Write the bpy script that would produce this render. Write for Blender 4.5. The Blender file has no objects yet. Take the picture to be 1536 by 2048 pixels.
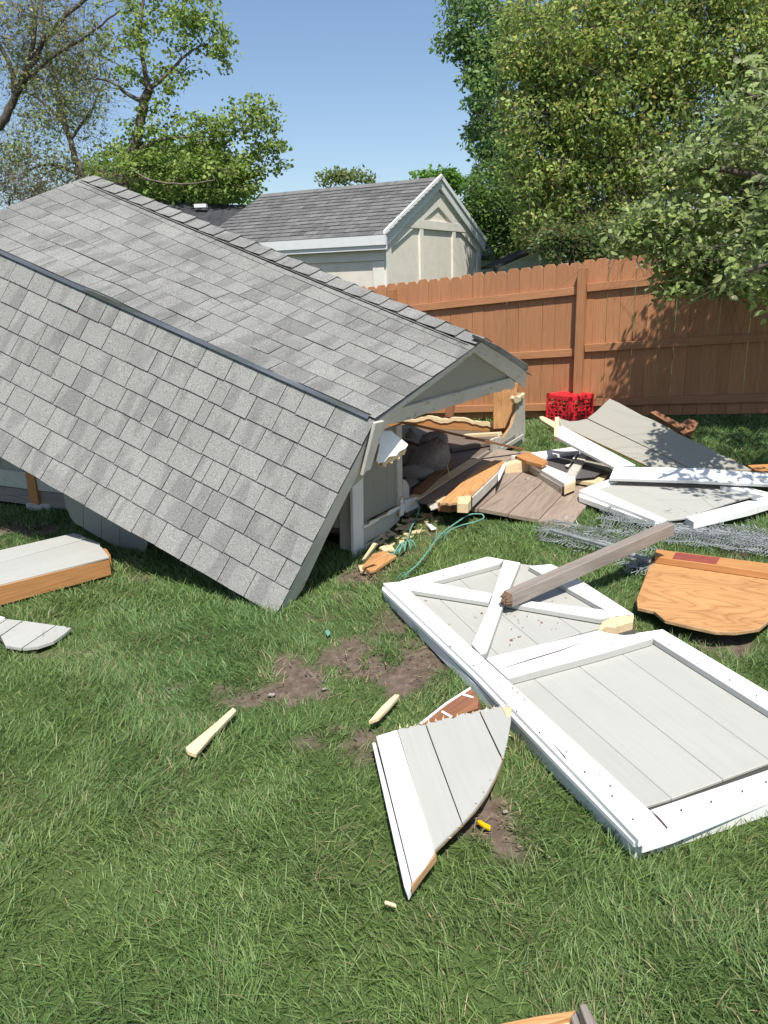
import bpy, math, random
import numpy as np
from mathutils import Vector, Matrix
random.seed(7); RNG = np.random.default_rng(7)
SC = bpy.context.scene
COL = SC.collection

# ------------------------------------------------------------------ camera
CAM_H, PITCH, ROLL, FPX = 1.70, math.radians(17.0), math.radians(2.0), 1540.0
_fw = np.array([0, math.cos(PITCH), -math.sin(PITCH)])
_rt = np.array([1.0, 0, 0]); _up = np.array([0, math.sin(PITCH), math.cos(PITCH)])
_R = math.cos(ROLL) * _rt - math.sin(ROLL) * _up
_U = math.sin(ROLL) * _rt + math.cos(ROLL) * _up
_C = np.array([0, 0, CAM_H])
cd = bpy.data.cameras.new('camera'); cam = bpy.data.objects.new('camera', cd); COL.objects.link(cam)
cd.sensor_fit = 'HORIZONTAL'; cd.sensor_width = 36.0; cd.lens = 36.0 * FPX / 1536.0
cd.clip_start = 0.05; cd.clip_end = 3000
cam.matrix_world = Matrix(((_R[0], _U[0], -_fw[0], 0), (_R[1], _U[1], -_fw[1], 0), (_R[2], _U[2], -_fw[2], CAM_H), (0, 0, 0, 1)))
SC.camera = cam

# ------------------------------------------------------------------ sky and sun
SUN_EL = math.radians(60.0); SUN_DIR = Vector((0.14, -1.0, 0)).normalized() * math.cos(SUN_EL) + Vector((0, 0, math.sin(SUN_EL)))
w = bpy.data.worlds.new('World'); SC.world = w; w.use_nodes = True
nt = w.node_tree; bg = nt.nodes['Background']
sky = nt.nodes.new('ShaderNodeTexSky'); sky.sky_type = 'NISHITA'; sky.sun_disc = False
sky.sun_elevation = SUN_EL; sky.sun_rotation = math.atan2(SUN_DIR.x, SUN_DIR.y)
sky.air_density = 1.0; sky.dust_density = 1.0; sky.ozone_density = 2.6
nt.links.new(sky.outputs[0], bg.inputs[0]); bg.inputs[1].default_value = 0.088
ld = bpy.data.lights.new('sun', 'SUN'); ld.energy = 4.2; ld.angle = math.radians(0.53); ld.color = (1.0, 0.955, 0.89)
sun = bpy.data.objects.new('sun', ld); COL.objects.link(sun)
sun.rotation_euler = SUN_DIR.to_track_quat('Z', 'Y').to_euler()
SC.view_settings.view_transform = 'Standard'; SC.view_settings.look = 'None'
SC.view_settings.exposure = 0.75; SC.view_settings.gamma = 1.0
SC.render.engine = 'CYCLES'
SC.cycles.max_bounces = 6; SC.cycles.diffuse_bounces = 3; SC.cycles.transparent_max_bounces = 8
SC.cycles.use_denoising = True

# ------------------------------------------------------------------ survey helpers: a sight line from the camera met with a real surface
def ray(px, py):
    return _fw + (px - 768) / FPX * _R - (py - 1024) / FPX * _U
def P(px, py, z=0.0):
    d = ray(px, py); return _C + d * ((z - CAM_H) / d[2])
def PD(px, py, Y):
    d = ray(px, py); return _C + d * (Y / d[1])
def ON(px, py, pl):
    d = ray(px, py); p0, n = pl; return _C + d * (((p0 - _C) @ n) / (d @ n))
def unit(v):
    v = np.asarray(v, float); return v / np.linalg.norm(v)
def sstep(a, b, x):
    t = np.clip((np.asarray(x, float) - a) / (b - a), 0, 1); return t * t * (3 - 2 * t)
_lat = RNG.random((256, 256))
def vn(x, y, s=1.0, o=0):
    x = np.asarray(x, float) * s + 31.7 * o + 500; y = np.asarray(y, float) * s + 17.3 * o + 500
    xi = np.floor(x).astype(int); yi = np.floor(y).astype(int); fx = x - xi; fy = y - yi
    fx = fx * fx * (3 - 2 * fx); fy = fy * fy * (3 - 2 * fy)
    g = lambda i, j: _lat[(xi + i) % 256, (yi + j) % 256]
    return (g(0, 0) * (1 - fx) + g(1, 0) * fx) * (1 - fy) + (g(0, 1) * (1 - fx) + g(1, 1) * fx) * fy
def fbm(x, y, s=1.0, o=0):
    return (vn(x, y, s, o) + .5 * vn(x, y, s * 2.1, o + 3) + .25 * vn(x, y, s * 4.3, o + 5)) / 1.75
def gz(x, y):
    """height of the lawn: level near the camera, falling left and rising right along the fence"""
    return np.clip(.085 * (np.asarray(x, float) - 2.1), -.22, .32) * sstep(5.6, 8.6, y) + .02 * (vn(x, y, .9, 9) - .5)

# ------------------------------------------------------------------ materials
MATS = {}
def newmat(name):
    m = bpy.data.materials.new(name); m.use_nodes = True; MATS[name] = m
    t = m.node_tree; b = t.nodes['Principled BSDF']; return m, t, b
def N(t, typ, **kw):
    n = t.nodes.new(typ)
    for k, v in kw.items(): setattr(n, k, v)
    return n
def ramp(t, fac, stops):
    r = N(t, 'ShaderNodeValToRGB'); e = r.color_ramp.elements
    while len(e) < len(stops): e.new(.5)
    for el, (p, c) in zip(e, stops):
        el.position = p; el.color = (*c, 1) if len(c) == 3 else c
    t.links.new(fac, r.inputs[0]); return r.outputs[0]
def mixc(t, fac, a, b, mode='MIX'):
    n = N(t, 'ShaderNodeMix', data_type='RGBA', blend_type=mode)
    for sock, v in ((n.inputs[0], fac), (n.inputs[6], a), (n.inputs[7], b)):
        if isinstance(v, bpy.types.NodeSocket): t.links.new(v, sock)
        elif isinstance(v, (int, float)): sock.default_value = v
        else: sock.default_value = (*v, 1)
    return n.outputs[2]
def ocoord(t, scale=(1, 1, 1), jitter=True, space='Object'):
    tc = N(t, 'ShaderNodeTexCoord'); mp = N(t, 'ShaderNodeMapping'); mp.inputs[3].default_value = scale
    src = tc.outputs[space]
    if jitter:
        oi = N(t, 'ShaderNodeObjectInfo'); mul = N(t, 'ShaderNodeMath', operation='MULTIPLY'); mul.inputs[1].default_value = 37.0
        t.links.new(oi.outputs['Random'], mul.inputs[0])
        va = N(t, 'ShaderNodeVectorMath', operation='ADD'); t.links.new(src, va.inputs[0]); t.links.new(mul.outputs[0], va.inputs[1]); src = va.outputs[0]
    t.links.new(src, mp.inputs[0]); return mp.outputs[0]
def noise(t, vec, scale, detail=4, rough=.55, dist=0):
    n = N(t, 'ShaderNodeTexNoise'); n.inputs['Scale'].default_value = scale; n.inputs['Detail'].default_value = detail
    n.inputs['Roughness'].default_value = rough; n.inputs['Distortion'].default_value = dist
    t.links.new(vec, n.inputs['Vector']); return n.outputs[0]
def bump(t, b, h, strength=.3, dist=.01):
    n = N(t, 'ShaderNodeBump'); n.inputs[0].default_value = strength; n.inputs[1].default_value = dist
    t.links.new(h, n.inputs[2]); t.links.new(n.outputs[0], b.inputs['Normal'])
def rnd(t):
    return N(t, 'ShaderNodeObjectInfo').outputs['Random']
def brighten(t, col, lo=.85, hi=1.12):
    mr = N(t, 'ShaderNodeMapRange'); mr.inputs[3].default_value = lo; mr.inputs[4].default_value = hi; t.links.new(rnd(t), mr.inputs[0])
    c = N(t, 'ShaderNodeCombineColor')
    for i in range(3): t.links.new(mr.outputs[0], c.inputs[i])
    return mixc(t, 1.0, col, c.outputs[0], 'MULTIPLY')

ALB = .80   # overall reflectance of built materials
def _k(c): return tuple(x * ALB for x in c)
def wood(name, c1, c2, c3=None, scale=1.0, ring=14, rough=.75, vary=(.9, 1.1), bumpk=.25):
    m, t, b = newmat(name)
    c1, c2, c3 = _k(c1), _k(c2), _k(c3 or c2)
    v = ocoord(t, (1.2 * scale, ring * scale, ring * scale))
    n1 = noise(t, v, 1.6, 5, .6, 1.2)
    col = ramp(t, n1, [(.3, c1), (.55, c2), (.75, c3 or c2)])
    v2 = ocoord(t, (6 * scale, 160 * scale, 160 * scale)); n2 = noise(t, v2, 1.0, 3)
    dark = ramp(t, n2, [(.3, (.62, .58, .55)), (.6, (1, 1, 1))])
    col = mixc(t, .6, col, dark, 'MULTIPLY')
    col = brighten(t, col, *vary)
    t.links.new(col, b.inputs['Base Color']); b.inputs['Roughness'].default_value = rough
    bump(t, b, n2, bumpk, .004); return m
def plyfig(name, c1, c2):
    c1, c2 = _k(c1), _k(c2); m, t, b = newmat(name); v = ocoord(t, (.5, 2.6, 2.6)); nz = noise(t, v, 1.2, 2, .45, .5)
    mul = N(t, 'ShaderNodeMath', operation='MULTIPLY'); mul.inputs[1].default_value = 30.0; t.links.new(nz, mul.inputs[0])
    fr_ = N(t, 'ShaderNodeMath', operation='FRACT'); t.links.new(mul.outputs[0], fr_.inputs[0])
    col = ramp(t, fr_.outputs[0], [(.0, c1), (.55, tuple(x * 1.12 for x in c1)), (.88, c2), (1.0, c1)])
    v2 = ocoord(t, (7, 150, 150)); n2 = noise(t, v2, 1.0, 3); col = mixc(t, .5, col, ramp(t, n2, [(.3, (.68, .62, .56)), (.6, (1, 1, 1))]), 'MULTIPLY')
    v3 = ocoord(t, (1, 2, 2)); n3 = noise(t, v3, 3.0, 3); col = mixc(t, .45, col, ramp(t, n3, [(.33, (.62, .55, .5)), (.5, (1, 1, 1))]), 'MULTIPLY')
    t.links.new(brighten(t, col, .92, 1.08), b.inputs['Base Color']); b.inputs['Roughness'].default_value = .65; bump(t, b, n2, .2, .003); return m
def paint(name, col, rough=.5, dirt=.25, dirtcol=(.30, .27, .22), chip=.0, chipcol=(.33, .25, .17), vary=(.97, 1.03)):
    m, t, b = newmat(name)
    col = _k(col) if 'white' not in name else tuple(x * .92 for x in col)
    v = ocoord(t); n1 = noise(t, v, 5, 5, .65); f = ramp(t, n1, [(.45, (0, 0, 0)), (.8, (1, 1, 1))])
    mm = N(t, 'ShaderNodeMath', operation='MULTIPLY'); mm.inputs[1].default_value = dirt; t.links.new(f, mm.inputs[0])
    c = mixc(t, mm.outputs[0], col, dirtcol)
    vs = ocoord(t, (3.0, 60, 60)); ns = noise(t, vs, 1.0, 3)
    c = mixc(t, .22, c, ramp(t, ns, [(.3, (.8, .79, .77)), (.55, (1, 1, 1))]), 'MULTIPLY')
    if chip > 0:
        vc = ocoord(t, (7, 26, 26)); nc = noise(t, vc, 1.0, 6, .7)
        f2 = ramp(t, nc, [(1 - chip - .012, (0, 0, 0)), (1 - chip, (1, 1, 1))]); c = mixc(t, f2, c, chipcol)
    c = brighten(t, c, *vary)
    t.links.new(c, b.inputs['Base Color']); b.inputs['Roughness'].default_value = rough
    bump(t, b, ns, .12, .003); return m
def shingle(name, base, speck, lo=.8, hi=1.15, gscale=170, stain=.35):
    m, t, b = newmat(name)
    base, speck = _k(base), _k(speck)
    v = ocoord(t, space='Object'); g = noise(t, v, gscale, 2, .7)
    c = mixc(t, ramp(t, g, [(.36, (0, 0, 0)), (.62, (1, 1, 1))]), speck, base)
    g2 = noise(t, v, 60, 4, .7); c = mixc(t, .35, c, ramp(t, g2, [(.3, (.72, .72, .72)), (.65, (1.0, 1.0, 1.0))]), 'MULTIPLY')
    vb = ocoord(t, (9.0, 2.0, 1)); nb = noise(t, vb, 1.0, 1); c = mixc(t, .75, c, ramp(t, nb, [(.40, (.72, .72, .73)), (.50, (1, 1, 1))]), 'MULTIPLY')
    geo = N(t, 'ShaderNodeNewGeometry'); nw = noise(t, geo.outputs['Position'], 1.9, 4, .6)
    c = mixc(t, stain, c, ramp(t, nw, [(.40, (.45, .44, .43)), (.55, (1, 1, 1))]), 'MULTIPLY')
    c = brighten(t, c, lo, hi)
    t.links.new(c, b.inputs['Base Color']); b.inputs['Roughness'].default_value = .95; b.inputs['Specular IOR Level'].default_value = .2
    bump(t, b, g, .5, .003); return m
def flat(name, col, rough=.6, metal=0.0, var=.12, scale=12):
    m, t, b = newmat(name)
    col = _k(col)
    v = ocoord(t); n1 = noise(t, v, scale, 5); k = 1 - var
    c = mixc(t, 1.0, col, ramp(t, n1, [(.3, (k, k, k)), (.7, (1, 1, 1))]), 'MULTIPLY')
    t.links.new(c, b.inputs['Base Color']); b.inputs['Roughness'].default_value = rough; b.inputs['Metallic'].default_value = metal
    bump(t, b, n1, .15, .005); return m

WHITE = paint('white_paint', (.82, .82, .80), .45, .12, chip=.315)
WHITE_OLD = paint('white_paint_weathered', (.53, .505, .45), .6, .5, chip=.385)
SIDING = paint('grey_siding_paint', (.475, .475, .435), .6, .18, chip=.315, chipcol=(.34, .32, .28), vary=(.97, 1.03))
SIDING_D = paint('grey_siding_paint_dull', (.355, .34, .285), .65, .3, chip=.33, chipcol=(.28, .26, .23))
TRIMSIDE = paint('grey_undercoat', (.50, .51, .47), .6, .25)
PLY = plyfig('plywood_fir', (.60, .32, .13), (.48, .235, .085))
PLY_E = wood('plywood_edge', (.60, .42, .22), (.40, .24, .11), None, 1.0, 40)
PINE = wood('fresh_pine', (.80, .60, .34), (.86, .68, .42), (.72, .50, .26), 1.0, 16)
FIR = wood('stained_fir', (.50, .22, .07), (.60, .29, .10), (.42, .17, .05), 1.0, 14)
BROWNW = wood('dark_brown_wood', (.20, .08, .04), (.30, .13, .06), None, 1.0, 14)
GREYW = wood('weathered_grey_wood', (.23, .19, .16), (.32, .28, .245), (.17, .135, .11), 1.0, 18)
DECKW = wood('weathered_ramp_wood', (.27, .20, .155), (.36, .285, .225), (.20, .145, .11), .8, 10)
FLOORW = wood('shed_floor_wood', (.145, .105, .08), (.20, .15, .115), (.10, .072, .056), .8, 10)  # floor tone darkened to stand in for the roof's shade
FENCEW = wood('brown_fence_stain', (.50, .23, .105), (.54, .25, .116), (.45, .203, .09), .7, 8, .6, (.88, 1.06), .12)
SH_LOW = shingle('grey_shingle', (.385, .383, .362), (.185, .184, .174), .93, 1.06, stain=.12)
SH_UP = shingle('grey_shingle_worn', (.365, .363, .343), (.155, .154, .146), .93, 1.06, stain=.28)
SH_FAR = shingle('brown_grey_shingle', (.225, .223, .218), (.145, .143, .14), .78, 1.16, 60, .1)
TAR = flat('tar_black', (.025, .024, .023), .8)
FLASH = flat('bare_drip_edge_metal', (.30, .31, .32), .35, .7)
CREAM = paint('cream_stucco', (.84, .78, .66), .8, .25, chip=.0)
CREAM_T = paint('cream_trim', (.87, .83, .73), .7, .3, chip=.26)
WHITE_SH = paint('white_metal_trim', (.70, .71, .71), .5, .15)
RED = flat('red_plastic', (.98, .04, .06), .38, 0, .15)
SACK = flat('grey_burlap', (.34, .29, .25), .9, 0, .3, 40)
WIRE = flat('galvanised_wire', (.40, .43, .435), .5, .2, .4)
ROPE = flat('green_nylon_rope', (.17, .42, .32), .6, 0, .3, 60)
YELLOW = flat('yellow_plastic', (.85, .50, .01), .35, 0, .05)
REDST = flat('red_paint_stain', (.36, .08, .06), .7, 0, .3, 20)
DARKROOF = shingle('dark_roof_shingle', (.075, .078, .085), (.045, .046, .05), .9, 1.1, 30)
GREENSH = paint('pale_green_boards', (.36, .43, .37), .7, .3)
PAPER = flat('printed_label', (.42, .40, .36), .8, 0, .35, 90)
BARK = flat('brown_bark', (.20, .165, .13), .95, 0, .5, 14)
BARK_D = flat('dark_bark', (.13, .105, .085), .95, 0, .5, 14)
STONE = flat('pale_stone', (.36, .32, .28), .9, 0, .3, 30)

def leafmat(name, transl=.48):
    m, t, b = newmat(name)
    a = N(t, 'ShaderNodeAttribute', attribute_name='tint')
    t.links.new(a.outputs['Color'], b.inputs['Base Color']); b.inputs['Roughness'].default_value = .5
    b.inputs['Specular IOR Level'].default_value = .35
    tr = N(t, 'ShaderNodeBsdfTranslucent'); hs = N(t, 'ShaderNodeHueSaturation'); hs.inputs['Value'].default_value = 1.25; hs.inputs['Hue'].default_value = .485
    t.links.new(a.outputs['Color'], hs.inputs['Color']); t.links.new(hs.outputs[0], tr.inputs[0])
    mx = N(t, 'ShaderNodeMixShader'); mx.inputs[0].default_value = transl
    t.links.new(b.outputs[0], mx.inputs[1]); t.links.new(tr.outputs[0], mx.inputs[2])
    t.links.new(mx.outputs[0], t.nodes['Material Output'].inputs[0]); return m
LEAF = leafmat('leaf_green'); GRASS = leafmat('grass_blade', .3)

# ------------------------------------------------------------------ object helpers
def root(name, label, cat, loc, group=None):
    o = bpy.data.objects.new(name, None); COL.objects.link(o); o.location = Vector(loc); o.empty_display_size = .1
    o['label'] = label; o['category'] = cat
    if group: o['group'] = group
    return o
def tag(o, label, cat, group=None):
    o['label'] = label; o['category'] = cat
    if group: o['group'] = group
    return o
def link(name, me, mat, parent=None, M=None):
    o = bpy.data.objects.new(name, me); COL.objects.link(o)
    if mat is not None and not me.materials: me.materials.append(mat)
    if M is not None: o.matrix_world = M
    if parent is not None:
        top = parent; inv = Matrix.Identity(4)
        o.parent = parent; o.matrix_parent_inverse = wmat(parent).inverted()
    WM[o.name] = M.copy() if M is not None else Matrix.Identity(4)
    return o
WM = {}
def wmat(o):
    return WM[o.name] if o.name in WM else Matrix.Translation(o.location)
def frame(p, ex, ez):
    ez = unit(ez); ex = np.asarray(ex, float); ex = unit(ex - ez * (ex @ ez)); ey = np.cross(ez, ex)
    return Matrix(((ex[0], ey[0], ez[0], p[0]), (ex[1], ey[1], ez[1], p[1]), (ex[2], ey[2], ez[2], p[2]), (0, 0, 0, 1)))
def mesh_obj(name, V, Fc, mat, parent=None, M=None, smooth=False):
    """V in world space; stored in the frame M so that wood grain runs along its x axis"""
    V = [Vector(v) for v in V]
    if M is not None: Mi = M.inverted(); V = [Mi @ v for v in V]
    me = bpy.data.meshes.new(name); me.from_pydata([tuple(v) for v in V], [], Fc); me.update()
    if smooth: me.shade_smooth()
    return link(name, me, mat, parent, M)
FOOT = []
def slab(name, pts, n, th, mat, parent=None, grain=None, foot=False, edge=None, bev=.0025, gap=0.0):
    """flat piece: outline pts (world, on its upper face), thickness th against the normal n"""
    pts = [np.asarray(p, float) for p in pts]; n = unit(n)
    nn = sum((np.cross(pts[i] - pts[0], pts[(i + 1) % len(pts)] - pts[0]) for i in range(1, len(pts))), np.zeros(3))
    if nn @ n < 0: pts = pts[::-1]
    c = sum(pts) / len(pts)
    if gap: pts = [p + unit(c - p) * gap for p in pts]
    k = len(pts); V = pts + [p - n * th for p in pts]
    Fc = [list(range(k)), list(range(2 * k - 1, k - 1, -1))] + [[i + k, (i + 1) % k + k, (i + 1) % k, i] for i in range(k)]
    if grain is None:
        i = max(range(k), key=lambda i: np.linalg.norm(pts[(i + 1) % k] - pts[i])); grain = pts[(i + 1) % k] - pts[i]
    o = mesh_obj(name, V, Fc, mat, parent, frame(c, grain, n))
    if edge is not None:
        o.data.materials.append(edge)
        for i, p in enumerate(o.data.polygons): p.material_index = 0 if i == 0 else 1
    if bev: 
        md = o.modifiers.new('soft_edges', 'BEVEL'); md.width = min(bev, th * .3); md.segments = 1; md.limit_method = 'ANGLE'
    if foot: FOOT.append(np.array([p[:2] for p in pts]))
    return o
def pslab(name, pix, plane, th, mat, parent=None, lift=0.0, **kw):
    p0, n = plane; pl = (p0 + unit(n) * lift, n)
    return slab(name, [ON(x, y, pl) for x, y in pix], n, th, mat, parent, **kw)
def HZ(z): return (np.array([0, 0, z]), np.array([0, 0, 1.0]))
def ragged(a, b, k, amp, seed=0):
    """pixel points from a to b with a torn, uneven line"""
    r = random.Random(seed); a = np.array(a, float); b = np.array(b, float); d = b - a; nrm = np.array([-d[1], d[0]]) / (np.linalg.norm(d) + 1e-9)
    out = []
    for i in range(k + 1):
        t = (i + (r.random() - .5) * .6 * (0 < i < k)) / k
        out.append(tuple(a + d * t + nrm * amp * (r.random() - .5) * 2 * (0 < i < k)))
    return out
def board(name, a, b, w, t, mat, parent=None, up=(0, 0, 1), foot=False, end=None, taper=1.0):
    """straight timber from a to b; w across, t along `up`"""
    a = np.asarray(a, float); b = np.asarray(b, float); ex = unit(b - a); up = np.asarray(up, float); ez = unit(up - ex * (up @ ex)); ey = np.cross(ez, ex)
    V = []
    for p, k in ((a, 1), (b, taper)):
        for sy, sz in ((-1, -1), (1, -1), (1, 1), (-1, 1)): V.append(p + ey * sy * w / 2 * k + ez * sz * t / 2 * k)
    Fc = [[3, 2, 1, 0], [4, 5, 6, 7], [0, 1, 5, 4], [1, 2, 6, 5], [2, 3, 7, 6], [3, 0, 4, 7]]
    o = mesh_obj(name, V, Fc, mat, parent, frame((a + b) / 2, ex, ez))
    if end is not None:
        o.data.materials.append(end); o.data.polygons[0].material_index = 1; o.data.polygons[1].material_index = 1
    md = o.modifiers.new('soft_edges', 'BEVEL'); md.width = min(.003, min(w, t) * .2); md.segments = 1
    if foot: FOOT.append(np.array([V[0][:2], V[1][:2], V[5][:2], V[4][:2]]))
    return o
def tube_geo(pts, rad, sides=6):
    pts = [np.asarray(p, float) for p in pts]; V, Fc = [], []; k = len(pts)
    rad = [rad] * k if np.isscalar(rad) else rad
    ref = np.array([.31, .17, .93])
    for i, p in enumerate(pts):
        d = unit(pts[min(i + 1, k - 1)] - pts[max(i - 1, 0)] + 1e-9); u = unit(np.cross(d, ref)); v = np.cross(d, u)
        for s in range(sides):
            a = 2 * math.pi * s / sides; V.append(p + (u * math.cos(a) + v * math.sin(a)) * rad[i])
    for i in range(k - 1):
        for s in range(sides):
            s2 = (s + 1) % sides; Fc.append([i * sides + s, i * sides + s2, (i + 1) * sides + s2, (i + 1) * sides + s])
    Fc.append(list(range(sides))[::-1]); Fc.append([(k - 1) * sides + s for s in range(sides)])
    return V, Fc
def merge(geos):
    V, Fc = [], []
    for v, f in geos:
        o = len(V); V += list(v); Fc += [[i + o for i in q] for q in f]
    return V, Fc
def spline(pts, k=8):
    pts = [np.asarray(p, float) for p in pts]; q = [2 * pts[0] - pts[1]] + pts + [2 * pts[-1] - pts[-2]]; out = []
    for i in range(1, len(q) - 2):
        for j in range(k):
            t = j / k; a, b, c, d = q[i - 1:i + 3]
            out.append(.5 * (2 * b + (c - a) * t + (2 * a - 5 * b + 4 * c - d) * t * t + (3 * b - a - 3 * c + d) * t ** 3))
    return out + [pts[-1]]
def big_mesh(name, V, loops, sizes, mat, tint=None, parent=None):
    """numpy mesh with a per-corner-free point colour attribute"""
    me = bpy.data.meshes.new(name); V = np.asarray(V, np.float32)
    me.vertices.add(len(V)); me.vertices.foreach_set('co', V.ravel())
    me.loops.add(len(loops)); me.loops.foreach_set('vertex_index', np.asarray(loops, np.int32))
    sizes = np.asarray(sizes, np.int32); st = np.concatenate([[0], np.cumsum(sizes)[:-1]]).astype(np.int32)
    me.polygons.add(len(sizes)); me.polygons.foreach_set('loop_start', st); me.polygons.foreach_set('loop_total', sizes)
    if tint is not None:
        at = me.attributes.new('tint', 'FLOAT_COLOR', 'POINT'); at.data.foreach_set('color', np.c_[tint, np.ones(len(tint))].astype(np.float32).ravel())
    me.update(calc_edges=True); me.validate()
    return link(name, me, mat, parent)

# ------------------------------------------------------------------ bare-soil map shared by the ground and the grass
BARE = []
def bare(px, py, rx, ry, k=1.0):
    p = P(px, py); BARE.append((p[0], p[1], rx, ry, k))
for a in ((770, 1275, .24, .20, 1), (705, 1340, .32, .19, 1), (605, 1378, .28, .13, .95), (850, 1320, .22, .17, .9), (760, 1320, .2, .2, .9), (820, 1250, .16, .16, .8), (690, 1470, .22, .07, .9),
          (760, 1500, .14, .06, .7), (975, 1640, .17, .16, 1.05), (1420, 1285, .24, .11, 1), (110, 1308, .22, .07, .9), (735, 1160, .14, .12, 1), (700, 1200, .1, .1, .6), (25, 1060, .35, .2, 1.1),
          (1200, 1165, .18, .09, .75), (290, 1155, .08, .07, .9), (330, 1375, .12, .06, .6), (845, 1060, .2, .16, .8), (790, 1120, .2, .14, .7), (1520, 1110, .2, .12, .8), (500, 1395, .14, .07, .6),
          (640, 1240, .1, .06, .6), (1280, 1260, .12, .06, .9)): bare(*a)
def bareness(x, y):
    x = np.asarray(x, float); y = np.asarray(y, float); b = np.zeros_like(x)
    wob = (fbm(x, y, 6.0, 2) - .5) * 2.3
    for cx, cy, rx, ry, k in BARE:
        d = np.sqrt(((x - cx) / rx) ** 2 + ((y - cy) / ry) ** 2); b = np.maximum(b, k * (1 - sstep(.6, 1.3, d + wob)))
    return b * (1 - sstep(.50, .60, fbm(x, y, 8.0, 14)) * .97)

# ------------------------------------------------------------------ ground
def axis(lo, hi, fine0, fine1, step, grow=1.25):
    a = list(np.arange(fine0, fine1 + 1e-6, step)); s = step
    while a[-1] < hi: s *= grow; a.append(a[-1] + s)
    s = step
    while a[0] > lo: s *= grow; a.insert(0, a[0] - s)
    return np.array(a)
gx = axis(-900, 900, -4, 5, .04); gy = axis(-300, 1500, .8, 10.6, .04)
X, Y = np.meshgrid(gx, gy); B = bareness(X, Y)
near = (np.abs(X) < 8) & (Y < 12)
Z = gz(X, Y) + np.where(near, (fbm(X, Y, 12, 4) - .5) * .014 - B * .012 + (fbm(X, Y, 34, 6) - .5) * .02 * B, 0)
nx, ny = len(gx), len(gy)
i = (np.arange(ny - 1)[:, None] * nx + np.arange(nx - 1)[None, :]).ravel()
quads = np.stack([i, i + 1, i + nx + 1, i + nx], 1)
m, t, b = newmat('lawn_soil')
at = N(t, 'ShaderNodeAttribute', attribute_name='tint'); geo = N(t, 'ShaderNodeNewGeometry')
n1 = noise(t, geo.outputs['Position'], 22, 6, .7); n2 = noise(t, geo.outputs['Position'], 160, 3, .7); n3 = noise(t, geo.outputs['Position'], 1.2, 4)
soil = ramp(t, n1, [(.3, (.075, .054, .042)), (.5, (.125, .093, .073)), (.7, (.185, .145, .115))])
soil = mixc(t, .6, soil, ramp(t, n2, [(.3, (.6, .58, .56)), (.6, (1.05, 1.05, 1.05))]), 'MULTIPLY')
turf = ramp(t, n3, [(.35, (.050, .085, .026)), (.65, (.080, .115, .038))])
turf = mixc(t, .7, turf, ramp(t, n2, [(.35, (.5, .5, .5)), (.65, (1.2, 1.2, 1.1))]), 'MULTIPLY')
sep = N(t, 'ShaderNodeSeparateColor'); t.links.new(at.outputs['Color'], sep.inputs[0])
t.links.new(mixc(t, sep.outputs[0], turf, soil), b.inputs['Base Color']); b.inputs['Roughness'].default_value = .95; b.inputs['Specular IOR Level'].default_value = .1
bump(t, b, n1, .6, .02)
ground = big_mesh('ground', np.stack([X.ravel(), Y.ravel(), Z.ravel()], 1), quads.ravel(), np.full(len(quads), 4), m, np.repeat(np.clip(B.ravel(), 0, 1)[:, None], 3, 1))
ground['kind'] = 'structure'; ground.data.shade_smooth()

# ------------------------------------------------------------------ collapsed shed: frame of the floor
A0 = np.array([-.17, 4.68, 0]); EX = unit((.45, .893, 0)); EY = np.array([-EX[1], EX[0], 0]); B0 = A0 + EX * 3.5; UPZ = np.array([0, 0, 1.0])
FW = (A0, np.array([EX[1], -EX[0], 0]))          # front (gable) wall, facing right
LW = (A0, -EX)                                   # left wall
RW = (B0, -EX)                                   # inner face of the right wall
LEN = 3.55

# fallen gambrel roof (corners of its planes)
ridge0, brk0 = PD(960, 676, 4.99), PD(742, 832, 4.058)
eave0 = P(546, 1221, .012)
ridge1, brk1, eave1 = PD(190, 353, 6.682), PD(-90, 460, 5.751), PD(-243, 769, 5.448)
rbrk0 = PD(1054, 748, 6.041); rbrk1 = np.array([-1.774, 7.733, 2.084])
roof = root('collapsed_shed_roof', 'grey shingled gambrel shed roof slumped sideways with its corner on the grass', 'roof', (eave0[0], eave0[1], 0))
class Patch:
    def __init__(s, a, b, c, d, sag=0, buck=()):   # a near-top, b far-top, c near-bottom, d far-bottom
        s.q = (a, b, c, d); s.n = unit(np.cross(b - a, c - a)); s.sag = sag; s.buck = buck
        if s.n[2] < 0: s.n = -s.n
        s.L = (np.linalg.norm(b - a) + np.linalg.norm(d - c)) / 2; s.H = (np.linalg.norm(c - a) + np.linalg.norm(d - b)) / 2
    def __call__(s, u, v, h=0):                    # metres along, metres down
        su, sv = u / s.L, v / s.H; a, b, c, d = s.q
        p = (a * (1 - su) + b * su) * (1 - sv) + (c * (1 - su) + d * su) * sv
        z = h - s.sag * math.sin(math.pi * min(max(su, 0), 1)) * math.sin(math.pi * min(max(sv, 0), 1))
        for bu, bv, ru, rv, k in s.buck: z += k * math.exp(-((u - bu) / ru) ** 2 - ((v - bv) / rv) ** 2)
        z += .004 * (float(vn(u, v, 2.6, 3)) - .5)
        return p + s.n * z
LOWP = Patch(brk0, brk1, eave0, eave1, .02)
UPP = Patch(ridge0, ridge1, brk0, brk1, .015, ((2.05, 1.10, .18, .14, .020), (2.45, .95, .3, .1, .016), (1.7, .8, .25, .1, .012), (1.1, 1.1, .5, .15, -.012), (2.9, .6, .4, .3, .008)))
RUP = Patch(ridge0, ridge1, rbrk0, rbrk1, .015)
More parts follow.
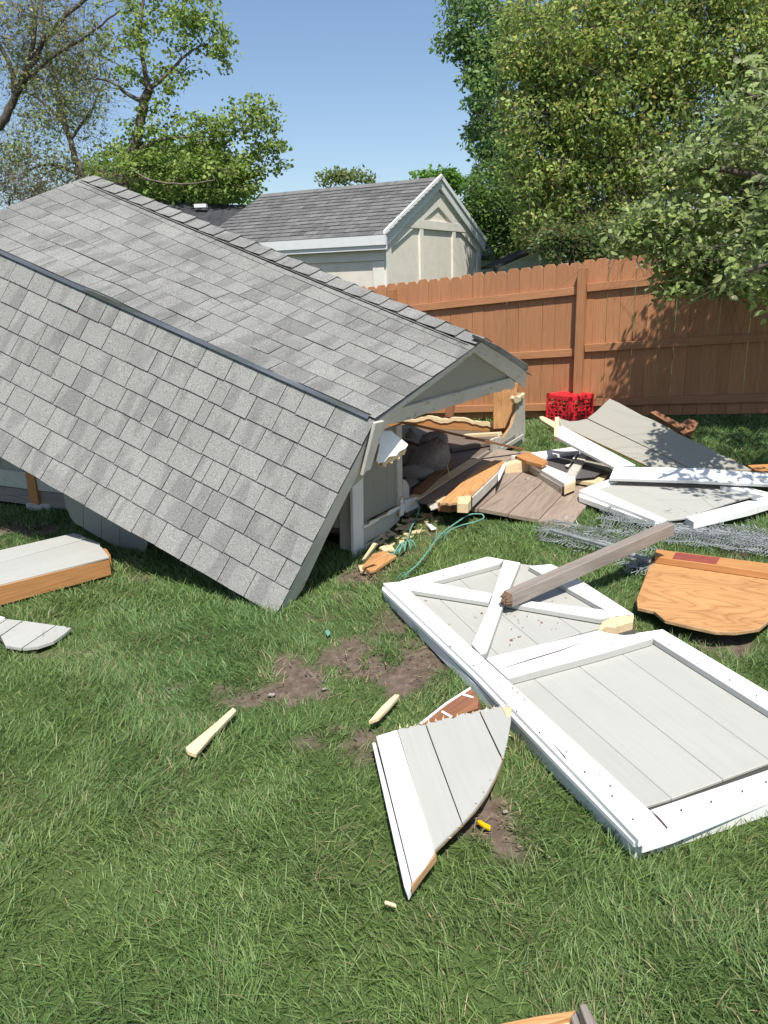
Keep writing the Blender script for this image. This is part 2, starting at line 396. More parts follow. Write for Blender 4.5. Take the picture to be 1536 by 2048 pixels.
def deck(patch, name, u0, u1, v0, v1, th, mat, k=8, off=-.004):
    V, Fc = [], []
    us = np.linspace(u0, u1, k + 1)
    for h in (off, off - th):
        for u in us:
            for v in (v0, (v0 + v1) / 2, v1): V.append(patch(u, v, h))
    o = 3 * (k + 1)
    for i in range(k):
        for j in (0, 1):
            a = i * 3 + j; Fc += [[a, a + 1, a + 4, a + 3], [o + a, o + a + 3, o + a + 4, o + a + 1]]
        Fc += [[i * 3, i * 3 + 3, o + i * 3 + 3, o + i * 3], [i * 3 + 2, o + i * 3 + 2, o + i * 3 + 5, i * 3 + 5]]
    Fc += [[0, o, o + 1, 1], [1, o + 1, o + 2, 2], [3 * k, 3 * k + 1, o + 3 * k + 1, o + 3 * k], [3 * k + 1, 3 * k + 2, o + 3 * k + 2, o + 3 * k + 1]]
    return mesh_obj(name, V, Fc, mat, roof, frame(patch(patch.L / 2, patch.H / 2), patch.q[1] - patch.q[0], patch.n))
for pt, nm in ((LOWP, 'lower_roof_deck'), (UPP, 'upper_roof_deck'), (RUP, 'rear_roof_deck')):
    pt.obj = deck(pt, nm, .004, pt.L - .004, .004, pt.H - .006, .014, PLY, 30, -.018)
    deck(pt, 'tar_paper', .001, pt.L - .001, .002, pt.H - .003, .002, TAR, 30, -.011)
def tab_geo(pt, u0, u1, v0, v1, butt=.014, over=.03, r=random):
    """one shingle: thin at the top, thick at its lower (butt) edge"""
    j = lambda k: (r.random() - .5) * k
    lift = butt + r.random() * .0025 + (.004 if r.random() < .025 else 0); um = (u0 + u1) / 2; dv = j(.006)
    rows = []
    for u, du in ((u0, 0), (um, 0), (u1, 0)):
        rows.append((pt(u, max(v0 - over, 0), .0022), pt(u, v1 + dv + j(.003), lift + j(.0015))))
    V = [p for q in rows for p in q] + [q[0] - pt.n * .002 for q in rows] + [q[1] - pt.n * (lift - .0006) for q in rows]
    Fc = [[0, 1, 3, 2], [2, 3, 5, 4], [1, 9, 10, 3], [3, 10, 11, 5], [0, 6, 9, 1], [4, 5, 11, 8], [6, 7, 10, 9], [7, 8, 11, 10], [0, 2, 7, 6], [2, 4, 8, 7]]
    return V, Fc
def shingles(pt, mat, expo, v_start, v_end, full, seed, joined=False):
    r = random.Random(seed); v = v_end; row = 0; G = []
    while v > v_start + .03:
        v0 = max(v - expo, v_start); u = .0; first = -((row * .107) % .30) - r.random() * .03
        cuts = [0.0]; u = first + full
        while u < pt.L - .05:
            cuts.append(u)
            u += full * r.uniform(.93, 1.07) if r.random() > .14 else full * r.choice((.4, .55, .65))
        cuts.append(pt.L); cuts = [c for i, c in enumerate(cuts) if i == 0 or c - cuts[i - 1] > .05]; cuts[-1] = pt.L
        e = 0.034
        for a, b in zip(cuts[:-1], cuts[1:]):
            sl_ = .0022 if pt is LOWP else .0018; a2 = a - e if a == 0 else a + sl_; b2 = b + e if b == pt.L else b - sl_
            g = tab_geo(pt, a2, b2, v0, v + (.012 if row == 0 else 0), butt=.012 if pt is LOWP else .0055, r=r)
            if joined: G.append(g)
            else:
                o = mesh_obj('shingle', g[0], g[1], mat, pt.obj, frame(sum(g[0]) / 12, pt.q[1] - pt.q[0], pt.n)); o.data.materials.append(TAR)
                for i in (2, 3, 4, 5): o.data.polygons[i].material_index = 1
        v = v0; row += 1
    if joined:
        g = merge(G); o = mesh_obj('rear_shingles', g[0], g[1], mat, pt.obj, frame(pt(pt.L / 2, pt.H / 2), pt.q[1] - pt.q[0], pt.n)); o['kind'] = 'stuff'
shingles(LOWP, SH_LOW, (LOWP.H - .012) / 8 + 1e-6, .012, LOWP.H, .195, 3)
shingles(UPP, SH_UP, (UPP.H + .004 - .06) / 8 + 1e-6, .06, UPP.H + .004, .235, 5)
shingles(RUP, SH_UP, (RUP.H + .004 - .06) / 8 + 1e-6, .06, RUP.H + .004, .305, 6, True)
# ridge cap: folded pieces lapped from the far end towards the near gable
rr = random.Random(4); u = -.034; capw = .135; ci = 0
while u < UPP.L + .01:
    u1 = min(u + .145, UPP.L + .012); hn, hf = .017 + rr.random() * .003, .006   # butt edge towards the near gable
    V = []
    for uu, h in ((u, hn), ((u + u1) / 2, (hn + hf) / 2), (u1 + .03, hf)):
        for pt, vv in ((UPP, capw), (UPP, capw * .45), (UPP, .004), (RUP, capw * .5), (RUP, capw)): V.append(pt(min(uu, UPP.L + .012), vv + (rr.random() - .5) * .004, h + (.004 if vv == capw else .0)))
    V += [v - UPP.n * .009 for v in V[:5]]
    Fc = [[r_ * 5 + i, r_ * 5 + i + 1, r_ * 5 + i + 6, r_ * 5 + i + 5] for r_ in range(2) for i in range(4)] + [[15 + i, 16 + i, i + 1, i] for i in range(4)]
    mesh_obj('ridge_cap_shingle', V, Fc, SH_UP, roof, frame(V[2], ridge1 - ridge0, UPP.n)); u = u1; ci += 1
board('ridge_cap_seam', UPP(0, .156, .005), UPP(UPP.L, .156, .005), .006, .008, TAR, roof, UPP.n)
# bent drip edge along the break between the two slopes
dp = []
for k in range(33):
    u = UPP.L * k / 32; w_ = .006 * math.sin(k * .9) + (.018 * math.exp(-((u - 2.05) / .2) ** 2))
    a = UPP(u, UPP.H + .004, -.006 + w_ * .5); dp.append((UPP(u, UPP.H - .03, -.002), a, LOWP(u, .002, .022 + w_), LOWP(u, .024, .019)))
V = [p for q in dp for p in q]; Fc = [[4 * i + j, 4 * i + j + 1, 4 * i + j + 5, 4 * i + j + 4] for i in range(32) for j in range(3)]
o = mesh_obj('drip_edge', V, Fc, FLASH, roof, frame(V[60], brk1 - brk0, LOWP.n)); md = o.modifiers.new('thickness', 'SOLIDIFY'); md.thickness = .002
V = []
for k in range(33):
    u = UPP.L * k / 32; w_ = .006 * math.sin(k * .9); V += [UPP(u, UPP.H - .004, .0075), UPP(u, UPP.H + .007, .010 + w_ * .5), UPP(u, UPP.H + .010, -.010)]
mesh_obj('drip_shadow_strip', V, [[3 * i + j, 3 * i + j + 1, 3 * i + j + 4, 3 * i + j + 3] for i in range(32) for j in range(2)], TAR, roof, frame(V[48], brk1 - brk0, UPP.n))
# starter edge of the lower slope
board('eave_board', LOWP(.02, LOWP.H - .03, -.05), LOWP(LOWP.L - .02, LOWP.H - .03, -.05), .04, .06, WHITE_OLD, roof, LOWP.n)
# rafters under the decks
for pt in (LOWP, UPP, RUP):
    for k in range(1, 7):
        u = pt.L * k / 6.3; board('rafter', pt(u, .03, -.062), pt(u, pt.H - .04, -.062), .04, .085, FIR, roof, pt.n)

# unseen rear lower slope and end wall, added to darken the inside
slab('unseen_rear_slope', [RUP(1.5, RUP.H, -.02), RUP(RUP.L, RUP.H, -.02), RUP(RUP.L, RUP.H, -.02) + np.array([.35, .45, -1.1]), RUP(1.5, RUP.H, -.02) + np.array([.32, .42, -.95])], (.7, .6, .4), .03, PLY, roof)

slab('added_shade_slope', [RUP(.35, RUP.H + .003, -.01), RUP(1.5, RUP.H + .003, -.01), RUP(1.5, RUP.H + .6, -.01), RUP(.95, RUP.H + .52, -.01), RUP(.8, RUP.H + .6, -.01), RUP(.42, RUP.H + .5, -.01)], RUP.n, .02, PLY, roof)  # made-up roof extension behind the gable, added only to shade the floor
# gable end of the fallen roof
gn = unit(np.cross(rbrk0 - ridge0, brk0 - ridge0)); gn = gn if gn[1] < 0 else -gn
GP = (ridge0 + gn * .004, gn)
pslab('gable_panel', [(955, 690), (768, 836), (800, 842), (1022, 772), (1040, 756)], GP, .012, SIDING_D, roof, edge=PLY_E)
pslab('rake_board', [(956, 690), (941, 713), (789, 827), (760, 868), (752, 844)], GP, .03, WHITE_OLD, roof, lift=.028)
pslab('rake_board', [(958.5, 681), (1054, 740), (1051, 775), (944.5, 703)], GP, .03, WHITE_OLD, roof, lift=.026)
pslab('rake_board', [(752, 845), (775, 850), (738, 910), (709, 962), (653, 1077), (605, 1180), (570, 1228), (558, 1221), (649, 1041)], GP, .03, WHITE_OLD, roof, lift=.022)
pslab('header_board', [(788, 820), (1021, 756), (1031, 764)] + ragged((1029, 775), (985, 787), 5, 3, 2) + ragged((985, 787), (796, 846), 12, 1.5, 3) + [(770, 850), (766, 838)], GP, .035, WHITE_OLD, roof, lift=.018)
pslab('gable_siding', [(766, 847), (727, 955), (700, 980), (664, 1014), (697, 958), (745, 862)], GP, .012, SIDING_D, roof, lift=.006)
pslab('torn_trim', [(751, 846), (769, 842), (756, 892)] + ragged((741, 940), (725, 952), 4, 3, 5) + [(738, 900)], GP, .018, WHITE_OLD, roof, lift=.05)
pslab('drip_edge_shingle', [(958, 673), (1000, 693), (1056, 729), (1057, 741), (1052, 741), (1000, 706), (958, 680)], GP, .05, SH_UP, roof, lift=.036)
# splintered chunk of white casing still nailed to the break
ch = root('splintered_casing', 'splintered white casing block with raw pale wood dangling at the roof break', 'casing', ON(775, 930, GP))
pl = (GP[0] + gn * .10, unit(gn + np.array([-.2, -.6, .75])))
pslab('painted_face', [(765, 861), (783, 861), (817, 889)] + [(812, 897), (800, 903), (793, 912), (778, 914), (770, 924), (757, 927), (752, 921), (760, 885)], pl, .03, WHITE, ch, edge=PINE)
pslab('raw_wood', [(806, 896), (814, 898), (809, 910), (803, 908), (799, 919), (791, 917), (785, 927), (776, 924), (771, 934), (764, 928), (768, 918), (790, 906)], (pl[0] - pl[1] * .034, pl[1]), .03, PINE, ch)
pslab('casing_strip', [(757, 868), (766, 861), (762, 885), (755, 890)], pl, .02, WHITE, ch, lift=.012)

# ------------------------------------------------------------------ what still stands of the shed walls
fr = root('broken_front_wall', 'stub of grey siding front wall with peeling white corner trim under the roof', 'wall', A0)
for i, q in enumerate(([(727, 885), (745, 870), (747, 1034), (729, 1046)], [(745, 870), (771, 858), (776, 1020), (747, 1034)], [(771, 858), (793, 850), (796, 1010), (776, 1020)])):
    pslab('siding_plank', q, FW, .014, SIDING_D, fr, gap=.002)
pslab('corner_trim', [(705, 958), (727, 948), (728, 1090), (724, 1128), (713, 1131), (708, 1100)], FW, .022, WHITE, fr, lift=.024)
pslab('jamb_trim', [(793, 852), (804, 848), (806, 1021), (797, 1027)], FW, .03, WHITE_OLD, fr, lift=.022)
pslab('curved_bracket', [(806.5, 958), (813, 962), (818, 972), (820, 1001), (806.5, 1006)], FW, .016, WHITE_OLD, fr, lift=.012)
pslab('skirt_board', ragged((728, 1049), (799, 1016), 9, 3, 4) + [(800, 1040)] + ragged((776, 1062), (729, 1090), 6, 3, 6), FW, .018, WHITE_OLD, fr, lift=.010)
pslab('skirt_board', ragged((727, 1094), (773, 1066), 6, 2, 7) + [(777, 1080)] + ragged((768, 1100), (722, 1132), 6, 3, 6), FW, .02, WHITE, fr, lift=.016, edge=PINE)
pslab('torn_strip', ragged((727, 1051), (800, 1012), 8, 3, 14) + ragged((800, 1017), (729, 1057), 8, 2, 15), FW, .012, WHITE, fr, lift=.034, edge=PINE)
for q in ([(801, 1002), (806, 994), (812, 1018), (807, 1028)], [(810, 1000), (835, 993), (838, 1014), (812, 1026)], [(803, 1008), (809, 1005), (808, 1030), (801, 1034)]):
    pslab('splintered_trim', q, FW, .016, WHITE, fr, lift=.03 + random.random() * .02, edge=PINE)
lw = root('leaning_left_wall', 'low grey plank side wall with white skirt in the dark beneath the eave', 'wall', A0 + EY * 1.7)
for k in range(14):
    a = A0 + EY * (.02 + k * .252); b_ = A0 + EY * (.02 + k * .252 + .248)
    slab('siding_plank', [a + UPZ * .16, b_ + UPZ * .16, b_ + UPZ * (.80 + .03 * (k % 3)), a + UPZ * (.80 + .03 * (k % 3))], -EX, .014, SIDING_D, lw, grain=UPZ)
slab('skirt_board', [A0 + UPZ * .16, A0 + EY * LEN + UPZ * .16, A0 + EY * LEN + UPZ * .30, A0 + UPZ * .30] , -EX, .02, WHITE_OLD, lw, bev=.002).location += Vector(-EX * .024)
slab('sill_beam', [A0 + EY * .3 + UPZ * .02, A0 + EY * LEN + UPZ * .02, A0 + EY * LEN + UPZ * .15, A0 + EY * .3 + UPZ * .15], -EX, .06, GREYW, lw).location += Vector(-EX * .01)
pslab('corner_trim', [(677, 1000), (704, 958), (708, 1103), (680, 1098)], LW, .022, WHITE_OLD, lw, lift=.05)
hp = root('hanging_siding_panel', 'torn sheet of grey grooved siding hanging under the low left eave', 'siding', P(215, 1090))
HPP = (P(215, 1092, .0), unit(-EX + UPZ * .12))
for q in ([(124, 975), (166, 990), (167, 1056), (150, 1048), (140, 1035), (130, 1010)], [(166, 990), (203, 1010), (203, 1078), (185, 1068), (167, 1057)], [(203, 1010), (240, 1030), (239, 1103), (218, 1086), (203, 1078)], [(240, 1030), (300, 1065), (286, 1126), (264, 1114), (239, 1103)]):
    pslab('siding_plank', q, HPP, .012, SIDING_D, hp, gap=.002)
fp = P(80, 1016); ps = root('stained_corner_post', 'short orange brown timber post standing under the left eave', 'post', fp)
board('timber', fp + UPZ * .04, fp + UPZ * .62, .10, .09, FIR, ps, up=(-.5, -1, 0), end=PINE); slab('foot_block', [fp + np.array([-.1, -.02, .05]), fp + np.array([.12, -.08, .05]), fp + np.array([.15, .06, .05]), fp + np.array([-.08, .12, .05])], UPZ, .06, WHITE_OLD, ps)

slab('unseen_end_wall', [A0 + EY * LEN + EX * .03, A0 + EY * LEN + EX * 3.45, A0 + EY * LEN + EX * 3.45 + UPZ * 1.3, A0 + EY * LEN + EX * 1.75 + UPZ * 1.85, A0 + EY * LEN + EX * .03 + UPZ * 1.3], EY, .02, SIDING_D, lw, grain=UPZ)  # wall out of view, added to keep the interior dark

# floor of the shed
fl = root('shed_floor', 'dusty brown plank floor of the wrecked shed under the roof opening', 'floor', A0 + EX * 1.7 + EY * 1.7); fl['kind'] = 'thing'
nb = 12
for k in range(nb):
    a = A0 + EX * (.05 + k * 3.4 / nb) - EY * .0; b_ = A0 + EX * (.05 + (k + 1) * 3.4 / nb - .006)
    slab('floor_plank', [p + UPZ * (.115 + .004 * random.random()) for p in (a, b_, b_ + EY * LEN, a + EY * LEN)], UPZ, .025, FLOORW, fl, grain=EY)
slab('rim_joist', [A0 + EX * .75 + UPZ * .02 - EY * .005, A0 + EX * 3.4 + UPZ * .02 - EY * .005, A0 + EX * 3.4 + UPZ * .118 - EY * .005, A0 + EX * .75 + UPZ * .118 - EY * .005], -EY, .035, GREYW, fl)
slab('threshold', [A0 + EX * .72 + UPZ * .135 - EY * .05, A0 + EX * 2.2 + UPZ * .13 - EY * .06, A0 + EX * 2.2 + UPZ * .13 + EY * .04, A0 + EX * .72 + UPZ * .135 + EY * .05], UPZ, .012, PINE, fl)
FOOT.append(np.array([p[:2] for p in (A0 + EX * .1, B0, B0 + EY * LEN, A0 + EY * LEN)]))

# stub of the right wall and the shattered far corner
rw = root('shattered_corner', 'shattered far corner with curved torn white siding and raw orange plywood', 'wall', B0)
RWP = (B0 + UPZ * 0, -EX)
pslab('plywood_sheathing', [(986, 778), (1008, 768), (1036, 766), (1032, 800), (1027, 838), (1016, 856), (987, 858)], (B0 + EX * -.02, unit(-EX * .55 - EY * .25)), .02, PLY, rw, edge=PLY_E, grain=UPZ)
pslab('torn_siding', ragged((986, 886), (1010, 872), 4, 3, 3) + [(1024, 852), (1031, 825), (1033, 796)] + ragged((1036, 789), (1049, 784), 3, 3, 2) + [(1051, 850), (1049, 884)] + ragged((1040, 893), (1000, 903), 4, 3, 6) + [(988, 905)], FW, .03, WHITE_OLD, rw, lift=-.0, edge=PLY_E)
pslab('splinter_fringe', ragged((1026, 797), (1050, 786), 6, 5, 12) + ragged((1048, 796), (1030, 806), 5, 4, 13), FW, .03, PINE, rw, lift=.03)
for q in ([(985, 880), (990, 876), (991, 908), (987, 910)], [(993, 876), (997, 874), (998, 906), (994, 908)], [(999, 874), (1002, 873), (1003, 904), (1000, 905)]):
    pslab('broken_jamb', q, FW, .03, WHITE_OLD, rw, lift=.035)
pslab('corner_brace', [(1000, 897), (1048, 868), (1050, 874), (1004, 904)], FW, .014, WHITE_OLD, rw, lift=.03)
rs = root('torn_wall_plate', 'low torn strip of orange plywood wall with pale splintered top edge behind the floor', 'wall', B0 + EY * 1)
up_, lo_ = [], []
for k in range(47):
    a = B0 - EX * .02 + EY * (.08 + k * .04); hgt = .185 + .07 * float(vn(k * .22, 3.3)) + .012 * random.random() + (.04 if k > 34 else 0)
    lo_.append(a + UPZ * .11); up_.append(a + UPZ * hgt)
slab('sheathing', up_ + lo_[::-1], -EX, .018, FIR, rs, grain=EY)
slab('splintered_edge', [p + EX * .001 + UPZ * (.004 + .012 * random.random()) for p in up_] + [p - UPZ * (.022 + .02 * random.random()) for p in up_[::-1]], -EX, .03, PINE, rs, grain=EY).location += Vector(-EX * .012)

# ------------------------------------------------------------------ things on the shed floor
def lump(name, c, r, seed, mat, parent, amp=.12, squash=.75, tilt=0):
    V, Fc = [], []; nu, nv = 20, 12; rn = random.Random(seed); ph = [rn.random() * 6 for _ in range(6)]
    for j in range(nv + 1):
        th = math.pi * j / nv
        for i in range(nu):
            a = 2 * math.pi * i / nu
            k = 1 + amp * (math.sin(2 * a + ph[0]) * math.sin(th * 2 + ph[1]) + .6 * math.sin(3 * a + th * 3 + ph[2]) + .35 * math.sin(7 * a + ph[3]) * math.sin(5 * th))
            z = math.cos(th) * r[2] * k; 
            V.append(np.array(c) + np.array([math.sin(th) * math.cos(a) * r[0] * k + z * tilt, math.sin(th) * math.sin(a) * r[1] * k, max(z, -r[2] * squash)]))
    for j in range(nv):
        for i in range(nu): Fc.append([j * nu + i, (j + 1) * nu + i, (j + 1) * nu + (i + 1) % nu, j * nu + (i + 1) % nu])
    return mesh_obj(name, V, Fc, mat, parent, Matrix.Translation(Vector(c)), True)
sk = P(852, 962, .12); s = root('slumped_sack', 'big slumped grey burlap sack with a printed label on the shed floor', 'sack', sk)
lump('bag', sk + np.array([.04, .18, .13]), (.17, .16, .17), 3, SACK, s, .09, .75, .45)
lump('gathered_neck', sk + np.array([.08, .30, .27]), (.12, .07, .06), 5, SACK, s, .2, .9, .2)
lump('fold', sk + np.array([-.06, .08, .05]), (.17, .10, .08), 9, SACK, s, .16, .7)
lp = sk + np.array([.075, .045, .10]); slab('printed_label', [lp, lp + np.array([.085, .035, 0]), lp + np.array([.085, .05, .055]), lp + np.array([0, .015, .055])], (.3, -1, .2), .003, PAPER, s, bev=0)
V, Fc = tube_geo(spline([lp + np.array([.10, .03, .01]), lp + np.array([.11, -.02, -.04]), lp + np.array([.11, -.05, -.09]), lp + np.array([.13, -.06, -.1])], 5), .005, 5); mesh_obj('tie_string', V, Fc, PINE, s)
s2p = P(818, 945, .12); s2 = root('folded_sack', 'smaller flattened grey sack crumpled behind the front wall stub', 'sack', s2p)
lump('bag', s2p + np.array([0, .1, .08]), (.16, .2, .1), 12, SACK, s2, .16, .75); lump('fold', s2p + np.array([.03, .4, .16]), (.14, .16, .12), 13, SACK, s2, .16, .9)
cl = P(826, 968, .12); c_ = root('broken_siding_scrap', 'small pale siding scrap lying beside the slumped sack', 'siding scrap', cl)
pslab('scrap_board', [(808, 958), (828, 952), (838, 962), (826, 970), (810, 972)], HZ(.15), .014, SIDING_D, c_); pslab('scrap_board', [(802, 965), (815, 962), (822, 975), (808, 980)], HZ(.165), .012, SIDING_D, c_)
fs = root('fallen_siding_panel', 'grey two plank siding panel fallen inside above the sacks', 'siding', P(845, 880, .12))
SP = (PD(845, 872, 6.6), unit((.15, -.35, .9)))
pslab('siding_plank', [(802, 850), (818, 847), (858, 866), (824, 882), (803, 876)], SP, .014, SIDING, fs, gap=.002); pslab('siding_plank', [(858, 866), (880, 873), (874, 880), (846, 891), (824, 882)], SP, .014, SIDING, fs, gap=.002)
pslab('backing_rail', [(806, 884), (845, 893), (850, 900), (820, 900)], (SP[0] - SP[1] * .02, SP[1]), .04, BROWNW, fs)
a, b_ = PD(797, 843, 6.0), P(1046, 899, .14)
r_ = root('fallen_rafter_strip', 'thin dark timber strip slanting from the gable down across the floor', 'timber', b_); board('strip', a, b_, .03, .02, BROWNW, r_)
a = PD(905, 812, 8.3); r_ = root('hanging_block', 'stub of dark brown timber hanging under the gable header', 'timber', a - UPZ * .1); board('block', a + UPZ * .1, a - UPZ * .12 + np.array([-.04, 0, 0]), .09, .04, BROWNW, r_, up=(0, -1, 0))
# plywood header beam lying across the threshold
pb = root('plywood_header_beam', 'long orange plywood faced beam lying across the shed threshold', 'beam', P(930, 1005))
pslab('plywood_face', [(878, 1004), (905, 981), (947, 943), (958, 934), (989, 920), (1010, 921), (994, 943), (941, 993)] + ragged((916, 1005), (880, 1006), 4, 1.5, 3), HZ(.20), .02, PLY, pb, edge=PLY_E, foot=True)
a, b_ = P(884, 1000, .16), P(985, 925, .16)
pslab('painted_edge', [(943, 993), (995, 943.5), (1011, 922), (1012, 922.5), (997, 945.5), (945, 996)], HZ(.196), .07, WHITE_OLD, pb)
pslab('pine_filler', ragged((915, 993), (941, 991), 3, 1, 3) + [(942, 998), (936, 1007), (914, 1006)], HZ(.206), .07, PINE, pb)
pslab('under_board', ragged((875, 1006), (938, 1008), 5, 2, 5) + [(985, 950), (950, 945)], HZ(.165), .06, BROWNW, pb)
for nm, q, z, m_ in (('threshold_splinter', [(868, 1000), (888, 990), (893, 994), (878, 1006)], .15, PINE), ('threshold_splinter', [(855, 1008), (876, 1002), (880, 1012), (862, 1018)], .14, WHITE_OLD)):
    o = pslab(nm, q, HZ(z), .014, m_); tag(o, 'pale splinter beside the beam end' if m_ is PINE else 'flat white painted splinter by the shed threshold', 'splinter'); 
sb = root('sawn_beam_stub', 'thick pale pine beam stub between plywood beam and white frame', 'beam', P(1030, 945))
a, b_ = P(1004, 942, .10), P(1056, 931, .12); board('stub', a, b_, .09, .12, PINE, sb, foot=True)
pslab('white_shard', [(1004, 930), (1012, 921), (1010, 934), (1000, 957), (996, 962), (996, 950)], HZ(.2), .008, WHITE, sb)
bw = root('brown_plywood_wedge', 'brown plywood wedge resting on the white frame end', 'plywood', P(1060, 918)); pslab('wedge', [(1030, 911), (1057, 903), (1096, 922), (1084, 929), (1052, 921)], HZ(.2), .03, FIR, bw)

# ------------------------------------------------------------------ ramp in front of the shed
rp = root('plank_ramp', 'weathered brown plank ramp running out from the shed threshold', 'ramp', A0 + EX * 1.8 - EY * .5)
for k in range(5):
    o0, o1 = .03 + k * .225, .03 + (k + 1) * .225 - .007; z0, z1 = .115 - .016 * k, .115 - .016 * (k + 1); s0, s1 = .92 + random.uniform(-.03, .03), 2.75 + random.uniform(-.05, .05)
    slab('ramp_plank', [A0 + EX * s0 - EY * o0 + UPZ * z0, A0 + EX * s1 - EY * o0 + UPZ * z0, A0 + EX * s1 - EY * o1 + UPZ * z1, A0 + EX * s0 - EY * o1 + UPZ * z1], UPZ - EY * .07, .03, DECKW, rp, grain=EX, foot=True)

# ------------------------------------------------------------------ big barn door lying on the lawn
DZ = .105
DP = (np.array([0, 0, DZ]), unit((.0, .0, 1)))
dr = root('fallen_barn_door', 'long white framed barn door with grey planks and X brace lying on the grass', 'door', P(1080, 1480))
def dpart(nm, q, lift, th, mat, **kw): return pslab(nm, q, DP, th, mat, dr, lift=lift, **kw)
# lower frame edge that shows below the stile
slab('base_frame', [P(766, 1182, .055), P(1272, 1694, .055), P(1560, 1600, .055), P(1640, 1560, .055), P(1285, 1290, .055), P(1140, 1145, .055), P(1000, 1128, .055)], UPZ, .05, WHITE, dr, foot=True)
slab('backing_board', [P(800, 1190, .0595), P(1285, 1655, .0595), P(1560, 1560, .0595), P(1600, 1530, .0595), P(1290, 1285, .0595), P(1255, 1245, .0595), P(1080, 1145, .0595), P(1000, 1135, .0595)], UPZ, .0035, flat('groove_dark', (.07, .068, .06), .9), dr, bev=0)
# planks, upper panel
up_pl = [[(800, 1180), (845, 1165), (1000, 1312), (975, 1320), (955, 1308)], [(845, 1165), (905, 1147), (1078, 1290), (1000, 1312)], [(905, 1147), (965, 1131), (1163, 1266), (1078, 1290)], [(965, 1131), (1010, 1122), (1075, 1132), (1250, 1235), (1215, 1253), (1163, 1266)]]
for q in up_pl: dpart('upper_plank', q, -.030, .013, SIDING, gap=.004, grain=P(1275, 1692) - P(768, 1178))
lo_pl = [[(1000, 1350), (1060, 1350), (1345, 1598), (1290, 1615)], [(1060, 1350), (1145, 1322), (1448, 1560), (1345, 1598)], [(1145, 1322), (1228, 1296), (1545, 1524), (1448, 1560)], [(1228, 1296), (1310, 1272), (1640, 1490), (1545, 1524)]]
for q in lo_pl: dpart('lower_plank', q, -.030, .013, SIDING, gap=.004, grain=P(1275, 1692) - P(768, 1178))
dpart('left_stile', [(766, 1166), (800, 1163), (990, 1336), (1300, 1620), (1333, 1656), (1278, 1680), (1140, 1535), (955, 1345)], .002, .028, WHITE)
dpart('left_stile_edge', [(765, 1172), (953, 1350), (1138, 1541), (1276, 1685), (1268, 1684), (1120, 1533), (945, 1350), (764, 1178)], -.018, .02, WHITE)
dpart('top_rail', [(800, 1162), (975, 1113), (1008, 1119), (1000, 1128), (812, 1178)], .0, .028, WHITE, edge=TRIMSIDE)
dpart('x_brace', [(1008, 1119), (1041, 1125), (1014, 1190), (974, 1305), (962, 1309), (943, 1288), (980, 1205)], .004, .028, WHITE, edge=TRIMSIDE)
dpart('x_brace', [(812, 1178), (845, 1161), (985, 1187), (978, 1204)], .001, .026, WHITE, edge=TRIMSIDE)
dpart('x_brace', [(1026, 1198), (1050, 1201), (1215, 1220), (1232, 1232), (1200, 1238), (1012, 1206)], .001, .026, WHITE, edge=TRIMSIDE)
dpart('upper_right_stile', [(1057, 1132), (1102, 1128), (1130, 1140), (1268, 1228), (1232, 1231)], .0, .028, WHITE, edge=TRIMSIDE)
dpart('broken_stile_end', ragged((1226, 1234), (1268, 1229), 4, 1.5, 3) + [(1266, 1243)] + ragged((1240, 1250), (1196, 1258), 5, 4, 4) + [(1205, 1242)], -.004, .045, PINE)
dpart('split_wood', [(1220, 1243), (1258, 1240), (1257, 1258), (1224, 1264)], -.05, .03, PINE)
dpart('mid_rail', [(972, 1316), (1198, 1260), (1216, 1266), (1248, 1270), (1270, 1268), (1306, 1277), (1200, 1308), (1017, 1357)], .006, .034, WHITE, edge=TRIMSIDE)
dpart('lower_right_stile', [(1270, 1266), (1325, 1258), (1700, 1480), (1665, 1502), (1306, 1277)], .0, .028, WHITE, edge=TRIMSIDE)
dpart('bottom_rail', [(1300, 1619), (1440, 1572), (1680, 1490), (1720, 1512), (1560, 1570), (1334, 1656)], -.001, .028, WHITE)
pslab('bottom_rail_edge', [(1280, 1681), (1335, 1659), (1560, 1573), (1720, 1515), (1722, 1523), (1560, 1585), (1345, 1672), (1285, 1691)], HZ(DZ - .022), .03, WHITE, dr)
pslab('rail_side', [(1017, 1358), (1200, 1309), (1306, 1278), (1306, 1281), (1200, 1312), (1018, 1361)], HZ(DZ - .006), .016, TRIMSIDE, dr)
stl = {c.name.split('.')[0]: c for c in bpy.data.objects if c.parent == dr}
NAIL = flat('rusty_nail', (.10, .07, .055), .7)
for nm, (x0, y0), (x1, y1), k in (('left_stile', (790, 1180), (1290, 1655), 11), ('mid_rail', (1000, 1335), (1290, 1272), 6), ('lower_right_stile', (1320, 1272), (1600, 1440), 5), ('bottom_rail', (1340, 1630), (1560, 1552), 4), ('top_rail', (815, 1165), (985, 1120), 4)):
    for q in range(k):
        f = (q + .5) / k; c = P(x0 + (x1 - x0) * f + random.uniform(-9, 9), y0 + (y1 - y0) * f + random.uniform(-5, 5), DZ + .0075); rr_ = random.uniform(.0016, .003)
        V = [c + np.array([math.cos(6.283 * i / 6) * rr_, math.sin(6.283 * i / 6) * rr_, 0]) for i in range(6)]; mesh_obj('nail_head', V + [v - UPZ * .006 for v in V], [[0, 1, 2, 3, 4, 5]] + [[i, i + 6, (i + 1) % 6 + 6, (i + 1) % 6] for i in range(6)], NAIL, stl[nm])
for q in ([(1003, 1337), (1060, 1318), (1120, 1300), (1170, 1282), (1120, 1301.5), (1060, 1319.8)], [(1302, 1620), (1318, 1634), (1336, 1655), (1332, 1655), (1315, 1636)], [(1100, 1480), (1130, 1512), (1133, 1520), (1122, 1506)]):
    pslab('paint_crack', q, DP, .002, NAIL, stl['mid_rail' if q[0][0] < 1050 else 'left_stile'], lift=.0085 if q[0][0] < 1050 else .0045, bev=0)
